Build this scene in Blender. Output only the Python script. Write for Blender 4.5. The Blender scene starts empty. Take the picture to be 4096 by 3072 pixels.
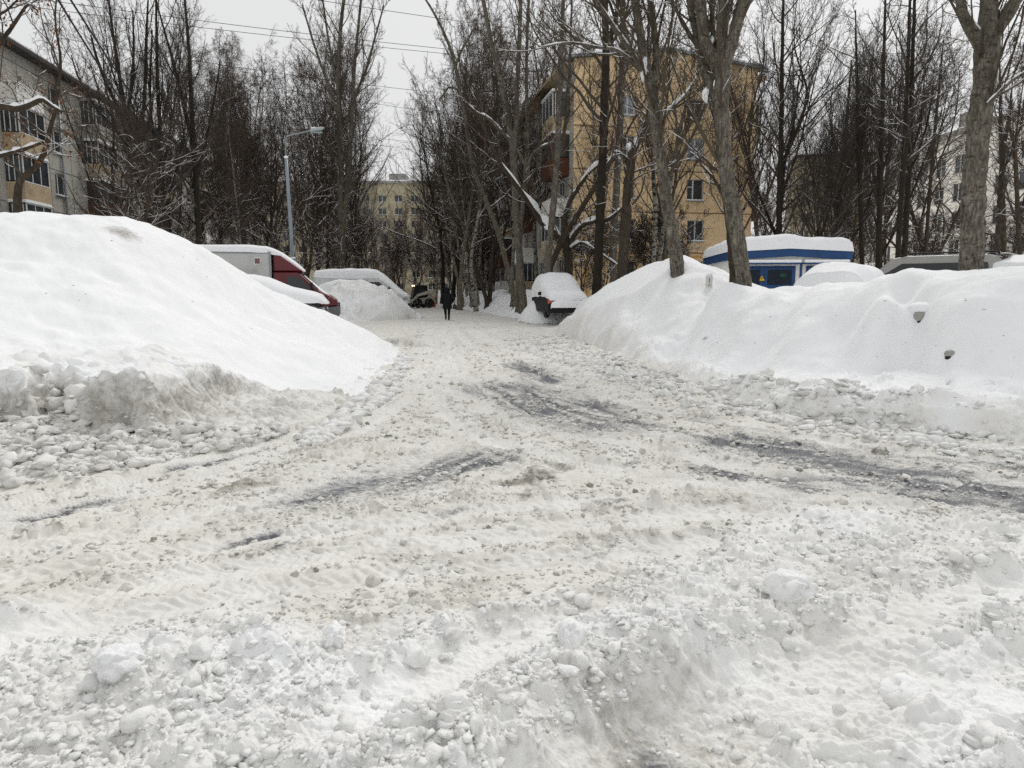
import bpy, bmesh, math, random
import numpy as np
from mathutils import Vector, Matrix
random.seed(7)
S = bpy.context.scene
COL = S.collection
R = math.radians
# ------------------------------------------------------------------ camera
CAMH = 1.6
FPX = 705.0
PITCH = math.atan(94.0 / FPX)
SP, CP = math.sin(PITCH), math.cos(PITCH)
cam = bpy.data.cameras.new('camera')
camo = bpy.data.objects.new('camera', cam)
COL.objects.link(camo)
camo.location = (0, 0, CAMH)
camo.rotation_euler = (math.pi / 2 - PITCH, 0, 0)
cam.sensor_width = 36
cam.lens = FPX / 1024 * 36
cam.clip_start = 0.05
cam.clip_end = 6000
cam.dof.use_dof = True
cam.dof.focus_distance = 16
cam.dof.aperture_fstop = 7.0
S.camera = camo

def slope(px, py):
    u = (px - 512) / FPX; v = (384 - py) / FPX
    dy = CP + v * SP; dz = -SP + v * CP
    return u / dy, dz / dy
def at(px, py, Y):
    a, b = slope(px, py)
    return Vector((a * Y, Y, CAMH + b * Y))
def gnd(px, py, z=0.0):
    a, b = slope(px, py)
    Y = (z - CAMH) / b
    return Vector((a * Y, Y, z))

# ------------------------------------------------------------------ noise (numpy)
_T = {}
def tab(s, kind=0):
    k = (int(s) % 997, kind)
    if k not in _T:
        r = np.random.default_rng(1000 + k[0]).random(65536).astype(np.float32)
        _T[k] = r if not kind else np.stack([np.cos(r * 2 * np.pi), np.sin(r * 2 * np.pi)], -1).astype(np.float32)
    return _T[k]
def perlin(x, y, s=0):
    x = np.asarray(x, np.float64); y = np.asarray(y, np.float64) + 0 * x
    xi = np.floor(x); yi = np.floor(y)
    fx = (x - xi).astype(np.float32); fy = (y - yi).astype(np.float32)
    xi = xi.astype(np.int64); yi = yi.astype(np.int64)
    ux = fx * fx * fx * (fx * (fx * 6 - 15) + 10); uy = fy * fy * fy * (fy * (fy * 6 - 15) + 10)
    G = tab(s, 1)
    x0 = (xi & 255) << 8; x1 = ((xi + 1) & 255) << 8; y0 = yi & 255; y1 = (yi + 1) & 255
    def g(i, j, ii):
        v = G[ii]; return v[..., 0] * (fx - i) + v[..., 1] * (fy - j)
    a = g(0, 0, x0 | y0); b = g(1, 0, x1 | y0); c = g(0, 1, x0 | y1); d = g(1, 1, x1 | y1)
    return (((a + (b - a) * ux) * (1 - uy) + (c + (d - c) * ux) * uy) * 1.5).astype(np.float64)
def fbm(x, y, s=0, o=4, g=0.5):
    r = np.zeros_like(x); a = 1.0
    for k in range(o):
        r += a * perlin(x, y, s + 17 * k); x = x * 2.03 + 11.3; y = y * 2.03 - 7.1; a *= g
    return r
def clods(x, y, s, p=0.7, sharp=0.5):
    """rounded lumps scattered on a jittered grid; p is how many cells hold one (array or number)"""
    x = np.asarray(x, np.float64); y = np.asarray(y, np.float64)
    x0 = np.floor(x); y0 = np.floor(y)
    fx = (x - x0).astype(np.float32); fy = (y - y0).astype(np.float32); xi = x0.astype(np.int64); yi = y0.astype(np.int64)
    best = np.zeros(x.shape, np.float32)
    T = [tab(s + k * 131) for k in range(7)]
    pr = np.random.default_rng(int(s)).random
    an = T[2] * 6.28; CA = np.cos(an); SA = np.sin(an); EL_ = 1 + .9 * T[3]; RR = .25 + .45 * T[4]; AM = RR * 1.4 * (.35 + .65 * T[5])
    for i in (-1, 0, 1):
        for j in (-1, 0, 1):
            k = (((xi + i) & 255) << 8) | ((yi + j) & 255)
            dx = fx - i - T[0][k]; dy = fy - j - T[1][k]
            ca = CA[k]; sa = SA[k]
            ex = dx * ca + dy * sa; ey = (dy * ca - dx * sa) * EL_[k]
            q = np.maximum(1 - (ex * ex + ey * ey) / RR[k] ** 2, 0)
            q = np.sqrt(q) if sharp == .5 else q ** sharp
            best = np.maximum(best, q * AM[k] * (T[6][k] < p))
    return best.astype(np.float64)
def masked(f, m, *args):
    """evaluate a noise only where m holds"""
    r = np.zeros(m.shape); a = [v[m] if isinstance(v, np.ndarray) else v for v in args]
    if m.any(): r[m] = f(*a)
    return r
def sstep(a, b, x):
    t = np.clip((x - a) / (b - a), 0, 1)
    return t * t * (3 - 2 * t)
def dist_poly(x, y, pts, closed=False):
    """distance to a polyline, the fraction along it and the side"""
    best = np.full(x.shape, 1e9, np.float32); frac = np.zeros(x.shape, np.float32); side = np.zeros(x.shape, np.float32)
    x = x.astype(np.float32); y = y.astype(np.float32)
    n = len(pts); segs = n if closed else n - 1
    for k in range(segs):
        ax, ay = float(pts[k][0]), float(pts[k][1]); bx, by = float(pts[(k + 1) % n][0]), float(pts[(k + 1) % n][1])
        vx, vy = bx - ax, by - ay; l2 = vx * vx + vy * vy + 1e-12
        px = x - ax; py = y - ay
        t = np.clip((px * vx + py * vy) / l2, 0, 1)
        px -= t * vx; py -= t * vy
        d = px * px + py * py
        m = d < best
        best[m] = d[m]; frac[m] = (k + t[m]) / segs; side[m] = np.sign(vx * py[m] - vy * px[m])
    return np.sqrt(best).astype(np.float64), frac.astype(np.float64), side.astype(np.float64)
def inside(x, y, pts):
    c = np.zeros(x.shape, bool); n = len(pts)
    for k in range(n):
        ax, ay = pts[k][0], pts[k][1]; bx, by = pts[(k + 1) % n][0], pts[(k + 1) % n][1]
        if ay == by: continue
        c ^= ((ay > y) != (by > y)) & (x < (bx - ax) * (y - ay) / (by - ay) + ax)
    return c
def sdist(x, y, pts):
    d, _, _ = dist_poly(x, y, pts, True)
    return np.where(inside(x, y, pts), d, -d)
def tps(ctrl, lin_=False):
    """thin plate spline through (x,y,z) points -> function"""
    P = np.array(ctrl, float); n = len(P); xy = P[:, :2]
    def U(r2): return -np.sqrt(r2 + .12) if lin_ else np.where(r2 > 1e-12, r2 * np.log(r2 + 1e-12), 0)
    K = U(((xy[:, None] - xy[None]) ** 2).sum(2)) + np.eye(n) * (.0 if lin_ else .02)
    A = np.zeros((n + 3, n + 3)); A[:n, :n] = K; A[:n, n] = 1; A[:n, n + 1:] = xy
    A[n, :n] = 1; A[n + 1:, :n] = xy.T
    w = np.linalg.solve(A, np.r_[P[:, 2], 0, 0, 0])
    def f(x, y):
        r = w[n] + w[n + 1] * x + w[n + 2] * y
        for k in range(n): r = r + w[k] * U((x - xy[k, 0]) ** 2 + (y - xy[k, 1]) ** 2)
        return r
    return f

# ------------------------------------------------------------------ materials
def lin(c):
    def f(v):
        v /= 255.0
        return v / 12.92 if v <= .04045 else ((v + .055) / 1.055) ** 2.4
    return (f(c[0]), f(c[1]), f(c[2]), 1)
class NT:
    def __init__(s, m):
        m.use_nodes = True; s.t = m.node_tree; s.n = s.t.nodes; s.l = s.t.links
        s.b = s.n.get('Principled BSDF')
    def new(s, ty, **kw):
        x = s.n.new(ty)
        for k, v in kw.items(): setattr(x, k, v)
        return x
    def link(s, a, b): s.l.new(a, b)
    def coord(s, out='Object', scale=(1, 1, 1), geo=False):
        mp = s.new('ShaderNodeMapping'); mp.inputs['Scale'].default_value = scale
        if geo: s.link(s.new('ShaderNodeNewGeometry').outputs['Position'], mp.inputs[0])
        else: s.link(s.new('ShaderNodeTexCoord').outputs[out], mp.inputs[0])
        return mp.outputs[0]
    def noise(s, vec, scale, detail=4, rough=.55):
        x = s.new('ShaderNodeTexNoise'); x.inputs['Scale'].default_value = scale
        x.inputs['Detail'].default_value = detail; x.inputs['Roughness'].default_value = rough
        s.link(vec, x.inputs['Vector']); return x.outputs['Fac']
    def ramp(s, fac, stops):
        x = s.new('ShaderNodeValToRGB'); e = x.color_ramp.elements
        while len(e) < len(stops): e.new(.5)
        for k, (p, c) in enumerate(stops):
            e[k].position = p; e[k].color = c if len(c) == 4 else (*c, 1)
        s.link(fac, x.inputs[0]); return x.outputs[0]
    def mix(s, fac, a, b, mode='MIX'):
        x = s.new('ShaderNodeMix', data_type='RGBA', blend_type=mode)
        for sock, v in ((x.inputs[0], fac), (x.inputs[6], a), (x.inputs[7], b)):
            if isinstance(v, (int, float)): sock.default_value = v
            elif isinstance(v, tuple): sock.default_value = v if len(v) == 4 else (*v, 1)
            else: s.link(v, sock)
        return x.outputs[2]
    def math(s, op, a, b=None, clamp=False):
        x = s.new('ShaderNodeMath', operation=op, use_clamp=clamp)
        for sock, v in ((x.inputs[0], a), (x.inputs[1], b)):
            if v is None: continue
            if isinstance(v, (int, float)): sock.default_value = v
            else: s.link(v, sock)
        return x.outputs[0]
    def bump(s, h, strength=.3, dist=.02):
        x = s.new('ShaderNodeBump'); x.inputs['Strength'].default_value = strength; x.inputs['Distance'].default_value = dist
        s.link(h, x.inputs['Height']); s.link(x.outputs[0], s.b.inputs['Normal'])
    def attr(s, name):
        x = s.new('ShaderNodeAttribute', attribute_name=name); return x.outputs['Fac']
def base_mat(name, rough=.6, spec=.3, metal=0):
    m = bpy.data.materials.new(name); t = NT(m)
    t.b.inputs['Roughness'].default_value = rough
    t.b.inputs['Specular IOR Level'].default_value = spec
    t.b.inputs['Metallic'].default_value = metal
    return m, t
def plain(name, c, rough=.6, spec=.3, metal=0, var=.12, scale=6, dirt=None, bump=0):
    """colour with soft mottling, optional dirt tone"""
    m, t = base_mat(name, rough, spec, metal)
    c = lin(c); v = t.coord()
    d = tuple(x * (1 - var) for x in c[:3]); l = tuple(min(1, x * (1 + var)) for x in c[:3])
    col = t.ramp(t.noise(v, scale), [(.3, d), (.7, l)])
    if dirt:
        col = t.mix(t.ramp(t.noise(v, scale * .6, 6, .7), [(.52, (0, 0, 0)), (.68, (1, 1, 1))]), col, lin(dirt))
    t.link(col, t.b.inputs['Base Color'])
    if bump: t.bump(t.noise(v, scale * 4), bump, .01)
    return m
def glass_mat(name, c=(40, 46, 52), rough=.12):
    m, t = base_mat(name, rough, .6)
    v = t.coord()
    c = lin(c)
    t.link(t.ramp(t.noise(v, .8, 2), [(.35, tuple(x * .6 for x in c[:3])), (.65, tuple(x * 1.7 for x in c[:3]))]), t.b.inputs['Base Color'])
    return m
M = {}
def snow_mat(name, c, rough=.75, fine=60, bstr=.25, big=3):
    m, t = base_mat(name, rough, .25)
    v = t.coord(geo=True)
    cc = lin(c)
    col = t.ramp(t.noise(v, 1.3, 5, .6), [(.3, tuple(x * .955 for x in cc[:3])), (.7, cc[:3])])
    t.link(col, t.b.inputs['Base Color'])
    h = t.math('ADD', t.noise(v, fine, 4, .65), t.math('MULTIPLY', t.noise(v, big, 3), 2.0))
    t.bump(h, bstr, .012)
    return m
M['snow'] = snow_mat('fresh_snow', (243, 244, 246))
def terrain_mat():
    m, t = base_mat('street_snow', .8, .2)
    v = t.coord(geo=True)
    fresh = t.attr('fresh'); dirt = t.attr('dirt'); asp = t.attr('asphalt')
    n1 = t.noise(v, 2.2, 6, .6); n2 = t.noise(v, 14, 5, .65); n3 = t.noise(v, 70, 3, .6)
    packed = t.ramp(n1, [(.3, lin((212, 209, 201))), (.5, lin((223, 221, 214))), (.72, lin((232, 231, 226)))])
    packed = t.mix(t.ramp(n2, [(.5, (0, 0, 0)), (.72, (.55, .55, .55))]), packed, lin((202, 197, 186)))
    clean = t.ramp(n1, [(.3, lin((239, 240, 241))), (.7, lin((246, 247, 248)))])
    col = t.mix(fresh, packed, clean)
    dn = t.math('ADD', dirt, t.math('MULTIPLY', t.math('SUBTRACT', n2, .5), 1.1))
    dm = t.ramp(dn, [(.2, (0, 0, 0)), (.9, (1, 1, 1))])
    col = t.mix(dm, col, t.ramp(n3, [(.3, lin((122, 116, 105))), (.7, lin((182, 177, 167)))]))
    # asphalt showing through where the snow is worn away, in streaks along the wheel tracks
    nA = t.noise(t.coord(geo=True, scale=(4, 26, 1)), 1.6, 7, .72)
    an = t.math('ADD', t.math('MULTIPLY', asp, 1.36), t.math('ADD', t.math('MULTIPLY', t.math('SUBTRACT', nA, .5), 1.7), t.math('MULTIPLY', t.math('SUBTRACT', n3, .5), 1.1)))
    am = t.ramp(an, [(.34, (0, 0, 0)), (.62, (.32, .32, .32)), (1.0, (.95, .95, .95))])
    col = t.mix(am, col, t.ramp(n3, [(.3, lin((56, 58, 66))), (.75, lin((112, 115, 122)))]))
    t.link(col, t.b.inputs['Base Color'])
    ro = t.math('SUBTRACT', .82, t.math('MULTIPLY', am, .35)); t.link(ro, t.b.inputs['Roughness'])
    h = t.math('ADD', t.math('MULTIPLY', n2, .9), t.math('MULTIPLY', n3, .5))
    t.bump(h, .45, .02)
    return m
M['street'] = terrain_mat()

def bark(name, dark, light, crack=.5, bands=0, birch=False):
    m, t = base_mat(name, .9, .15)
    v = t.coord('Object', (1, 1, .25)); v2 = t.coord('Object', (1, 1, 1)); vb = t.coord('Object', (2.2, 2.2, 6))
    n = t.math('ADD', t.math('MULTIPLY', t.noise(v, 26, 8, .72), .65), t.math('MULTIPLY', t.noise(t.coord('Object', (1, 1, .5)), 6, 6, .7), .35))
    col = t.ramp(n, [(.43, lin(dark)), (.52, lin(tuple((a + b) / 2 for a, b in zip(dark, light)))), (.64, lin(light))])
    col = t.mix(t.ramp(t.noise(v2, .7, 3), [(.35, (0, 0, 0)), (.65, (.6, .6, .6))]), col, lin(tuple((a + b) / 2.3 for a, b in zip(dark, light))))
    if bands:
        col = t.mix(t.ramp(t.noise(vb, 2.6, 5, .7), [(.55, (0, 0, 0)), (.62, (bands, bands, bands))]), col, lin(dark))
    if birch:
        col = t.mix(t.ramp(t.noise(t.coord('Object', (1.4, 1.4, 3)), 2.6, 5, .65), [(.52, (0, 0, 0)), (.58, (1, 1, 1))]), col, lin((38, 35, 32)))
    t.link(col, t.b.inputs['Base Color'])
    t.bump(n, .9, .03)
    return m
M['bark_poplar'] = bark('grey_poplar_bark', (60, 56, 50), (160, 153, 140), bands=.9)
M['bark_dark'] = bark('dark_wet_bark', (34, 29, 25), (74, 66, 57))
M['bark_mid'] = bark('brown_bark', (46, 40, 34), (100, 90, 77), bands=.4)
M['bark_birch'] = bark('birch_bark', (100, 96, 88), (186, 182, 172), birch=True)
M['twig_dark'] = plain('dark_twigs', (74, 68, 62), .9, .1, var=.3, scale=2)
M['twig_grey'] = plain('grey_twigs', (84, 76, 65), .9, .1, var=.3, scale=2)
M['twig_red'] = plain('brown_twigs', (82, 71, 63), .9, .1, var=.3, scale=2)
M['leaf_brown'] = plain('withered_leaves', (112, 78, 54), .9, .1, var=.3)

# ------------------------------------------------------------------ mesh builder
class MB:
    def __init__(s): s.v = []; s.f = []
    def add(s, vs, fs):
        o = len(s.v); s.v += [tuple(p) for p in vs]; s.f += [tuple(i + o for i in f) for f in fs]; return s
    def box(s, x0, x1, y0, y1, z0, z1, mat=None):
        vs = [Vector((x, y, z)) for z in (z0, z1) for x, y in ((x0, y0), (x1, y0), (x1, y1), (x0, y1))]
        if mat: vs = [mat @ p for p in vs]
        return s.add(vs, [(0, 3, 2, 1), (4, 5, 6, 7), (0, 1, 5, 4), (1, 2, 6, 5), (2, 3, 7, 6), (3, 0, 4, 7)])
    def quad(s, a, b, c, d): return s.add([a, b, c, d], [(0, 1, 2, 3)])
    def rings(s, rings, cap=True, closed=True):
        n = len(rings[0]); vs = [p for r in rings for p in r]; fs = []
        for k in range(len(rings) - 1):
            for i in range(n if closed else n - 1):
                j = (i + 1) % n
                fs.append((k * n + i, k * n + j, (k + 1) * n + j, (k + 1) * n + i))
        if cap: fs.append(tuple(range(n - 1, -1, -1))); fs.append(tuple((len(rings) - 1) * n + i for i in range(n)))
        return s.add(vs, fs)
    def tube(s, pts, rad, n=8, cap=True):
        pts = [Vector(p) for p in pts]
        if isinstance(rad, (int, float)): rad = [rad] * len(pts)
        rings = []; ref = None
        for k, p in enumerate(pts):
            t = (pts[min(k + 1, len(pts) - 1)] - pts[max(k - 1, 0)]).normalized()
            if ref is None: ref = Vector((1, 0, 0)) if abs(t.x) < .8 else Vector((0, 0, 1))
            a = t.cross(ref).normalized(); b = t.cross(a); ref = -b if False else ref
            rings.append([p + (a * math.cos(2 * math.pi * i / n) + b * math.sin(2 * math.pi * i / n)) * rad[k] for i in range(n)])
        return s.rings(rings, cap)
    def prism(s, prof, y0, y1, inset=0, edge=.06):
        """side profile (x,z) extruded across y, with softened flanks"""
        if inset:
            cx = sum(p[0] for p in prof) / len(prof); cz = sum(p[1] for p in prof) / len(prof)
            def sc(k): return [(cx + (x - cx) * (1 - k * inset / max(.2, abs(x - cx) + .2)), cz + (z - cz) * (1 - k * inset / max(.2, abs(z - cz) + .2))) for x, z in prof]
            rs = [(y0, 1), (y0 + edge * .35, .35), (y0 + edge, 0), (y1 - edge, 0), (y1 - edge * .35, .35), (y1, 1)]
            return s.rings([[(x, y, z) for x, z in sc(k)] for y, k in rs])
        return s.rings([[(x, y, z) for x, z in prof] for y in (y0, y1)])
    def lathe(s, prof, c, axis='y', n=20):
        """profile [(along axis, radius)] revolved about an axis through c"""
        rs = []
        for h, r in prof:
            ring = []
            for i in range(n):
                a = 2 * math.pi * i / n; p, q = r * math.cos(a), r * math.sin(a)
                ring.append((c[0] + p, c[1] + h, c[2] + q) if axis == 'y' else ((c[0] + p, c[1] + q, c[2] + h) if axis == 'z' else (c[0] + h, c[1] + p, c[2] + q)))
            rs.append(ring)
        return s.rings(rs)
    def ball(s, c, r, n=10, jit=0):
        rs = []
        for k in range(1, n):
            th = math.pi * k / n
            rs.append([(c[0] + r[0] * math.sin(th) * math.cos(2 * math.pi * i / (2 * n)) * (1 + random.uniform(-jit, jit)),
                        c[1] + r[1] * math.sin(th) * math.sin(2 * math.pi * i / (2 * n)) * (1 + random.uniform(-jit, jit)),
                        c[2] - r[2] * math.cos(th)) for i in range(2 * n)])
        return s.rings(rs)
def raw(name, v, f, mat, parent=None, smooth=False):
    me = bpy.data.meshes.new(name); me.from_pydata([tuple(p) for p in v], [], f); me.update()
    me.materials.append(mat)
    if smooth: me.polygons.foreach_set('use_smooth', [True] * len(me.polygons))
    o = bpy.data.objects.new(name, me); COL.objects.link(o)
    if parent: o.parent = parent
    return o
def obj(name, mb, mat, parent=None, smooth=False, bevel=0, seg=2, fix=True):
    o = raw(name, mb.v, mb.f, mat, parent, smooth)
    if fix:
        bm = bmesh.new(); bm.from_mesh(o.data); bmesh.ops.recalc_face_normals(bm, faces=bm.faces); bm.to_mesh(o.data); bm.free()
        if smooth: o.data.polygons.foreach_set('use_smooth', [True] * len(o.data.polygons))
    if bevel:
        b = o.modifiers.new('bevel', 'BEVEL'); b.width = bevel; b.segments = seg; b.limit_method = 'ANGLE'; b.angle_limit = R(35)
    return o
def npmesh(name, V, F, mat, parent=None, smooth=True, attrs=None):
    """fast mesh from arrays: V (n,3), F (m,4) or (m,3)"""
    me = bpy.data.meshes.new(name); k = F.shape[1]
    me.vertices.add(len(V)); me.vertices.foreach_set('co', np.ascontiguousarray(V, np.float32).ravel())
    me.loops.add(F.size); me.loops.foreach_set('vertex_index', np.ascontiguousarray(F, np.int32).ravel())
    me.polygons.add(len(F)); me.polygons.foreach_set('loop_start', np.arange(0, F.size, k, dtype=np.int32))
    me.polygons.foreach_set('loop_total', np.full(len(F), k, np.int32))
    if smooth: me.polygons.foreach_set('use_smooth', np.ones(len(F), bool))
    me.update(calc_edges=True)
    for nm, a in (attrs or {}).items():
        at_ = me.attributes.new(nm, 'FLOAT', 'POINT'); at_.data.foreach_set('value', np.ascontiguousarray(a, np.float32))
    me.materials.append(mat)
    o = bpy.data.objects.new(name, me); COL.objects.link(o)
    if parent: o.parent = parent
    return o
def tag(o, label=None, cat=None, group=None, kind=None):
    if label: o['label'] = label
    if cat: o['category'] = cat
    if group: o['group'] = group
    if kind: o['kind'] = kind
    return o
def thing(name, label, cat, loc=(0, 0, 0), rz=0, group=None, scale=1):
    o = bpy.data.objects.new(name, None); COL.objects.link(o)
    o.location = loc; o.rotation_euler = (0, 0, rz); o.scale = (scale,) * 3
    o.empty_display_size = .3
    return tag(o, label, cat, group)
KIDS = {}
def copy_tree(o, parent=None):
    c = o.copy(); COL.objects.link(c)
    if parent: c.parent = parent
    for ch in list(o.children): copy_tree(ch, c)
    return c
# ------------------------------------------------------------------ the street: one sheet of trodden snow out to the horizon
def path_px(pp): return [tuple(gnd(a, b))[:2] for a, b in pp]
def smooth_path(P, n=6):
    P = [np.array(p, float) for p in P]; out = []
    for k in range(len(P) - 1):
        p0, p1, p2, p3 = P[max(k - 1, 0)], P[k], P[k + 1], P[min(k + 2, len(P) - 1)]
        for j in range(n):
            t = j / n
            out.append(.5 * (2 * p1 + (p2 - p0) * t + (2 * p0 - 5 * p1 + 4 * p2 - p3) * t * t + (3 * p1 - p0 - 3 * p2 + p3) * t ** 3))
    out.append(P[-1]); return [tuple(p) for p in out]
REDGE = [(30, 4.6), (12, 6.3), (5.3, 7.2), (3.57, 8.7), (3.0, 14), (1.6, 28), (0.9, 34), (-.8, 46), (-5, 70), (-9.5, 100), (-18, 160)]
LEDGE = [(-30, 4), (-4.1, 5.5), (-2.4, 10.2), (-2.9, 18), (-6.3, 26), (-7.2, 36), (-9.0, 50), (-12, 64), (-16, 90), (-26, 160)]
def lat(y, E):
    e = sorted([(p[1], p[0]) for p in E]); return np.interp(y, [p[0] for p in e], [p[1] for p in e])
# wheel tracks: (path, half width, depth)
TRACKS = [([(434, 330), (440, 365), (458, 392), (500, 416), (560, 433), (640, 448), (760, 470), (900, 492), (1060, 512)], .15, .035),
          ([(441, 330), (452, 362), (480, 388), (540, 412), (640, 431), (760, 450), (900, 468), (1060, 486)], .13, .028),
          ([(456, 330), (480, 352), (530, 375), (600, 396), (690, 417), (800, 436), (930, 455), (1060, 468)], .14, .03),
          ([(468, 330), (500, 348), (560, 366), (640, 386), (740, 408), (860, 430), (1060, 452)], .13, .03),
          ([(428, 330), (424, 360), (410, 392), (370, 424), (290, 452), (170, 482), (0, 520), (-120, 545)], .15, .022),
          ([(470, 430), (430, 456), (330, 488), (150, 524), (0, 550), (-150, 575)], .17, .022),
          ([(-100, 640), (120, 590), (300, 557), (480, 538), (640, 520), (800, 500)], .14, .022),
          ([(-100, 600), (150, 556), (330, 528), (480, 510), (620, 500)], .14, .018),
          ([(-60, 660), (200, 600), (360, 578), (560, 560), (700, 540)], .12, .018),
          ([(560, 820), (640, 742), (705, 704), (770, 676), (840, 655), (900, 645)], .25, .19),
          ([(330, 740), (400, 690), (480, 650), (600, 603)], .12, .06),
          ([(760, 810), (850, 740), (940, 704), (1080, 676)], .2, .10),
          ([(880, 620), (960, 600), (1080, 580)], .13, .05)]
TRACKS += [([(474, 330), (520, 352), (590, 374), (680, 396), (790, 418), (900, 436), (1060, 456)], .12, .028), ([(446, 330), (462, 368), (500, 398), (560, 418), (660, 436), (780, 456), (900, 474), (1060, 494)], .10, .026), ([(430, 330), (428, 372), (436, 402), (462, 430), (520, 450), (620, 470), (760, 492), (900, 506)], .12, .02), ([(421, 340), (408, 376), (380, 402), (330, 424), (240, 448), (120, 480), (-60, 520)], .12, .022)]
TRACKS = [(smooth_path(path_px(p)), w * 1.25, d * 1.15) for p, w, d in TRACKS]
# worn patches of asphalt: (from px, to px, half width m, strength)
PATCH = [((325, 497), (480, 458), .30, .75), ((400, 480), (500, 462), .16, .8), ((430, 455), (480, 466), .2, .5), ((500, 388), (600, 424), .55, .72), ((560, 392), (640, 425), .3, .7),
         ((735, 442), (1040, 500), .42, .85), ((800, 478), (960, 500), .2, .7), ((700, 470), (800, 485), .16, .7), ((880, 452), (1060, 474), .2, .6), ((620, 405), (770, 432), .2, .5),
         ((40, 514), (118, 498), .09, .85), ((182, 467), (242, 452), .10, .85), ((236, 541), (256, 536), .06, .9), ((268, 551), (284, 545), .05, .8),
         ((600, 768), (662, 715), .10, .85), ((515, 364), (548, 380), .3, .75), ((440, 512), (455, 510), .08, .6), ((390, 340), (415, 346), .5, .5), ((585, 505), (625, 497), .07, .6),
         ((230, 330), (250, 332), .3, .0), ((590, 553), (640, 545), .08, .5), ((500, 470), (560, 480), .1, .35)]
DIRT = [((225, 490), (256, 484), .14, .75), ((300, 452), (370, 436), .18, .55), ((290, 463), (320, 458), .06, .5), ((515, 482), (560, 470), .14, .85), ((640, 400), (760, 430), .35, .32), ((700, 500), (850, 510), .35, .35),
        ((820, 505), (940, 512), .25, .3), ((470, 420), (560, 440), .5, .18), ((590, 690), (660, 640), .22, .5), ((560, 768), (640, 720), .3, .45), ((0, 575), (20, 560), .1, .3), ((340, 640), (420, 600), .4, .16),
        ((480, 700), (540, 660), .15, .3), ((780, 600), (840, 620), .12, .35), ((200, 520), (330, 545), .3, .16), ((380, 560), (420, 545), .1, .35), ((400, 360), (480, 400), .9, .15), ((380, 345), (420, 335), .6, .35)]
FGPOLY = path_px([(-400, 655), (-60, 628), (100, 618), (230, 606), (330, 628), (420, 622), (520, 612), (600, 606), (660, 585), (690, 556), (730, 522), (800, 512), (900, 516), (1000, 506), (1300, 492), (1500, 768), (1400, 1000), (-600, 1000)])

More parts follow.
